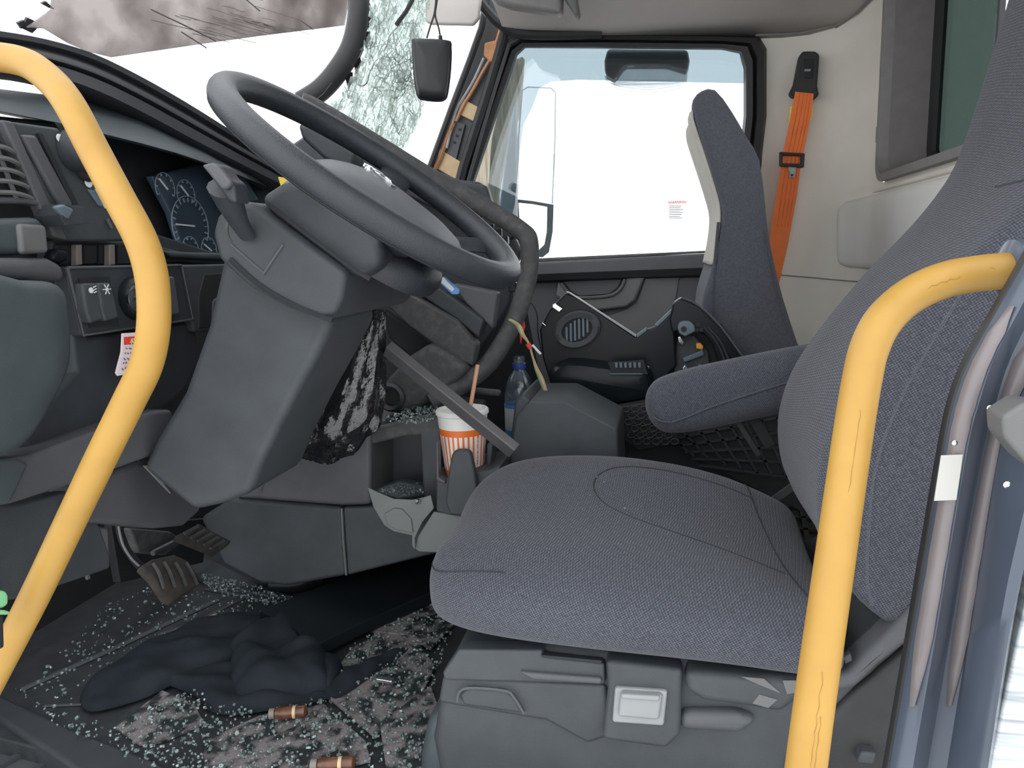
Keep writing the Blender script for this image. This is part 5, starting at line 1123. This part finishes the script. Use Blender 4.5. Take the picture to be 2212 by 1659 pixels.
for k, (pxs, lab) in enumerate((
    ([(250, 1570), (350, 1490), (420, 1520), (440, 1560), (350, 1600), (300, 1605)], 'crazed glass sheet piece at the near edge of the black garment'),
    ([(440, 1600), (560, 1545), (700, 1520), (790, 1600), (800, 1640), (560, 1700), (440, 1700)], 'largest pinkish crazed glass sheet piece near the floor front edge'),
    ([(690, 1490), (760, 1400), (850, 1345), (900, 1380), (940, 1440), (900, 1520), (810, 1590), (740, 1530)], 'grey crazed glass sheet piece beside the seat base'),
    ([(820, 1560), (930, 1480), (960, 1560), (930, 1660), (840, 1700)], 'crazed glass sheet piece touching the seat base skirt'),
    ([(780, 1360), (900, 1290), (965, 1275), (985, 1340), (930, 1400), (880, 1370)], 'crazed glass sheet piece under the seat cushion front'))):
    o = slab('glass_sheet', pxs, 'crazed_sheet', th=.006, bevel=.001, Z=FLOOR+.007+k*.0015); tag(o, lab, 'broken glass', 'crazed glass sheets on the floor')
def shards(name, regions, z, label, size=(.0011, .0036), m='glass_shard', par=None):
    mb = MB()
    for pxs, n in regions:
        pg = [(p.x, p.y) for p in poly(pxs, Z=z)]; xs, ys = [p[0] for p in pg], [p[1] for p in pg]; k = 0
        while k < n:
            x, y = random.uniform(min(xs), max(xs)), random.uniform(min(ys), max(ys))
            if not pin((x, y), pg): continue
            k += 1; r = random.uniform(*size)*random.choice((.6, .8, 1, 1.3)); m_ = random.randint(3, 5); a0_ = random.uniform(0, 6.28)
            nrm = V((random.uniform(-.5, .5), random.uniform(-.5, .5), 1)).normalized(); e = nrm.orthogonal().normalized(); g_ = nrm.cross(e)
            c = V((x, y, z+random.uniform(0, .008)+r*.4))
            mb.prism([c+(e*math.cos(a0_+2*math.pi*i/m_)+g_*math.sin(a0_+2*math.pi*i/m_))*r*random.uniform(.7, 1.2) for i in range(m_)], nrm*-random.uniform(.002, .004))
    o = mb.build(name, m, par)
    return tag(o, label, 'broken glass', kind='stuff')
D1 = [(240, 1575), (420, 1490), (560, 1540), (700, 1510), (760, 1400), (960, 1275), (985, 1340), (950, 1440), (920, 1560), (930, 1690), (420, 1690), (300, 1620)]
D2 = [(60, 1480), (230, 1310), (330, 1270), (480, 1290), (640, 1290), (640, 1320), (480, 1330), (330, 1390), (190, 1470), (150, 1540)]
shards('glass_crumbs', [(D1, 1500), (D2, 300), ([(430, 1240), (560, 1270), (640, 1300), (600, 1315), (450, 1275)], 260), ([(20, 1480), (200, 1560), (400, 1640), (330, 1660), (150, 1590)], 90)], FLOOR+.012, 'glittering greenish crumbs of broken safety glass scattered over the footwell floor')
shards('glass_crumbs', [([(830, 908), (880, 885), (955, 875), (955, 905), (880, 918)], 260)], P(890, 900, Y=1.5).z, 'greenish glass crumbs on the dark shelf behind the striped cup', size=(.0015, .003))
shards('glass_crumbs', [([(820, 1062), (860, 1050), (900, 1048), (920, 1062), (870, 1075)], 110)], P(870, 1060, Y=1.48).z, 'glass crumbs lying in the small tray above the bent bracket', size=(.0012, .0026))
mb = MB()
for a, b in ((1312, 1030), (1305, 1055), (1295, 1062), (1275, 1075), (1265, 1085), (1345, 1088), (1350, 1092), (1555, 1112), (1570, 1118), (1650, 1188), (1655, 1192), (1726, 1122), (1290, 1048)):
    q = ctop(*(lambda p: (p.x, p.y))(P(a, b, Z=.545)), .002); r = random.uniform(.001, .0022)
    mb.prism([q+V((r*math.cos(t), r*math.sin(t), random.uniform(0, .002))) for t in (0, 1.9, 4)], (0, 0, -.0012))
o = mb.build('glass_crumbs', 'glass_shard'); tag(o, 'few tiny glass crumbs on the driver seat cushion', 'broken glass', kind='stuff')
def vial(a, b, lab, z=FLOOR+.028, s=1):
    p0, p1 = P(a[0], a[1], Z=z), P(b[0], b[1], Z=z); ax = (p1-p0); L = ax.length; t = thing('amber_bottle', p0-V((0, 0, .014)), lab, 'bottle', None)
    MB().lathe(p0, [(.006*s, 0), (.0105*s, .004), (.0105*s, L*.72), (.008*s, L*.84), (.007*s, L*.86)], ax, 20).build('body', 'amber_glass', t, smooth=True)
    MB().lathe(p0+ax*.86, [(.009*s, 0), (.009*s, L*.14), (.006*s, L*.15)], ax, 16).build('cap', 'tan_tab', t, smooth=True)
    MB().lathe(p0+ax*.30, [(.0107*s, 0), (.0108*s, L*.02), (.0108*s, L*.06), (.0107*s, L*.08)], ax, 20).build('label_band', 'tape_tan', t, smooth=True)
vial((664, 1536), (582, 1542), 'small amber bottle lying beside the black garment')
vial((768, 1648), (672, 1652), 'small amber bottle lying nearest the bottom edge of the floor')
o = MB().bar(P(815, 1466, Z=FLOOR+.028), P(850, 1472, Z=FLOOR+.028), .012, .008).build('foil_scrap', 'chrome', bevel=.002); tag(o, 'small shiny white scrap on the broken glass', 'scrap')
o = MB().bar(P(446, 1336, Z=FLOOR+.02), P(466, 1328, Z=FLOOR+.02), .008, .004).build('orange_scrap', 'straw', bevel=.001); tag(o, 'tiny peach-coloured scrap on the mat behind the garment', 'scrap')
ge = thing('green_bottle', P(-8, 1325, X=-.75), 'bright green plastic item at the left edge behind the yellow handle', 'container')
slab('body', [(-60, 1278), (14, 1276), (20, 1286), (20, 1306), (8, 1314), (-60, 1322)], 'green_plastic', ge, th=.05, bevel=.006, X=-.78)
slab('spout', [(-60, 1316), (12, 1318), (24, 1322), (20, 1328), (-60, 1328)], 'green_plastic', ge, th=.02, bevel=.004, X=-.775)
slab('stand', [(-60, 1328), (10, 1326), (12, 1400), (-60, 1420)], 'black_void', ge, th=.04, bevel=.004, X=-.785)
o = slab('fender_box', [(1860, 1625), (1895, 1628), (1890, 1655), (1850, 1650)], 'charcoal_plastic', th=.03, bevel=.004, Y=.93)
tag(o, 'small grey floor latch at the foot of the seat recliner cover', 'latch')
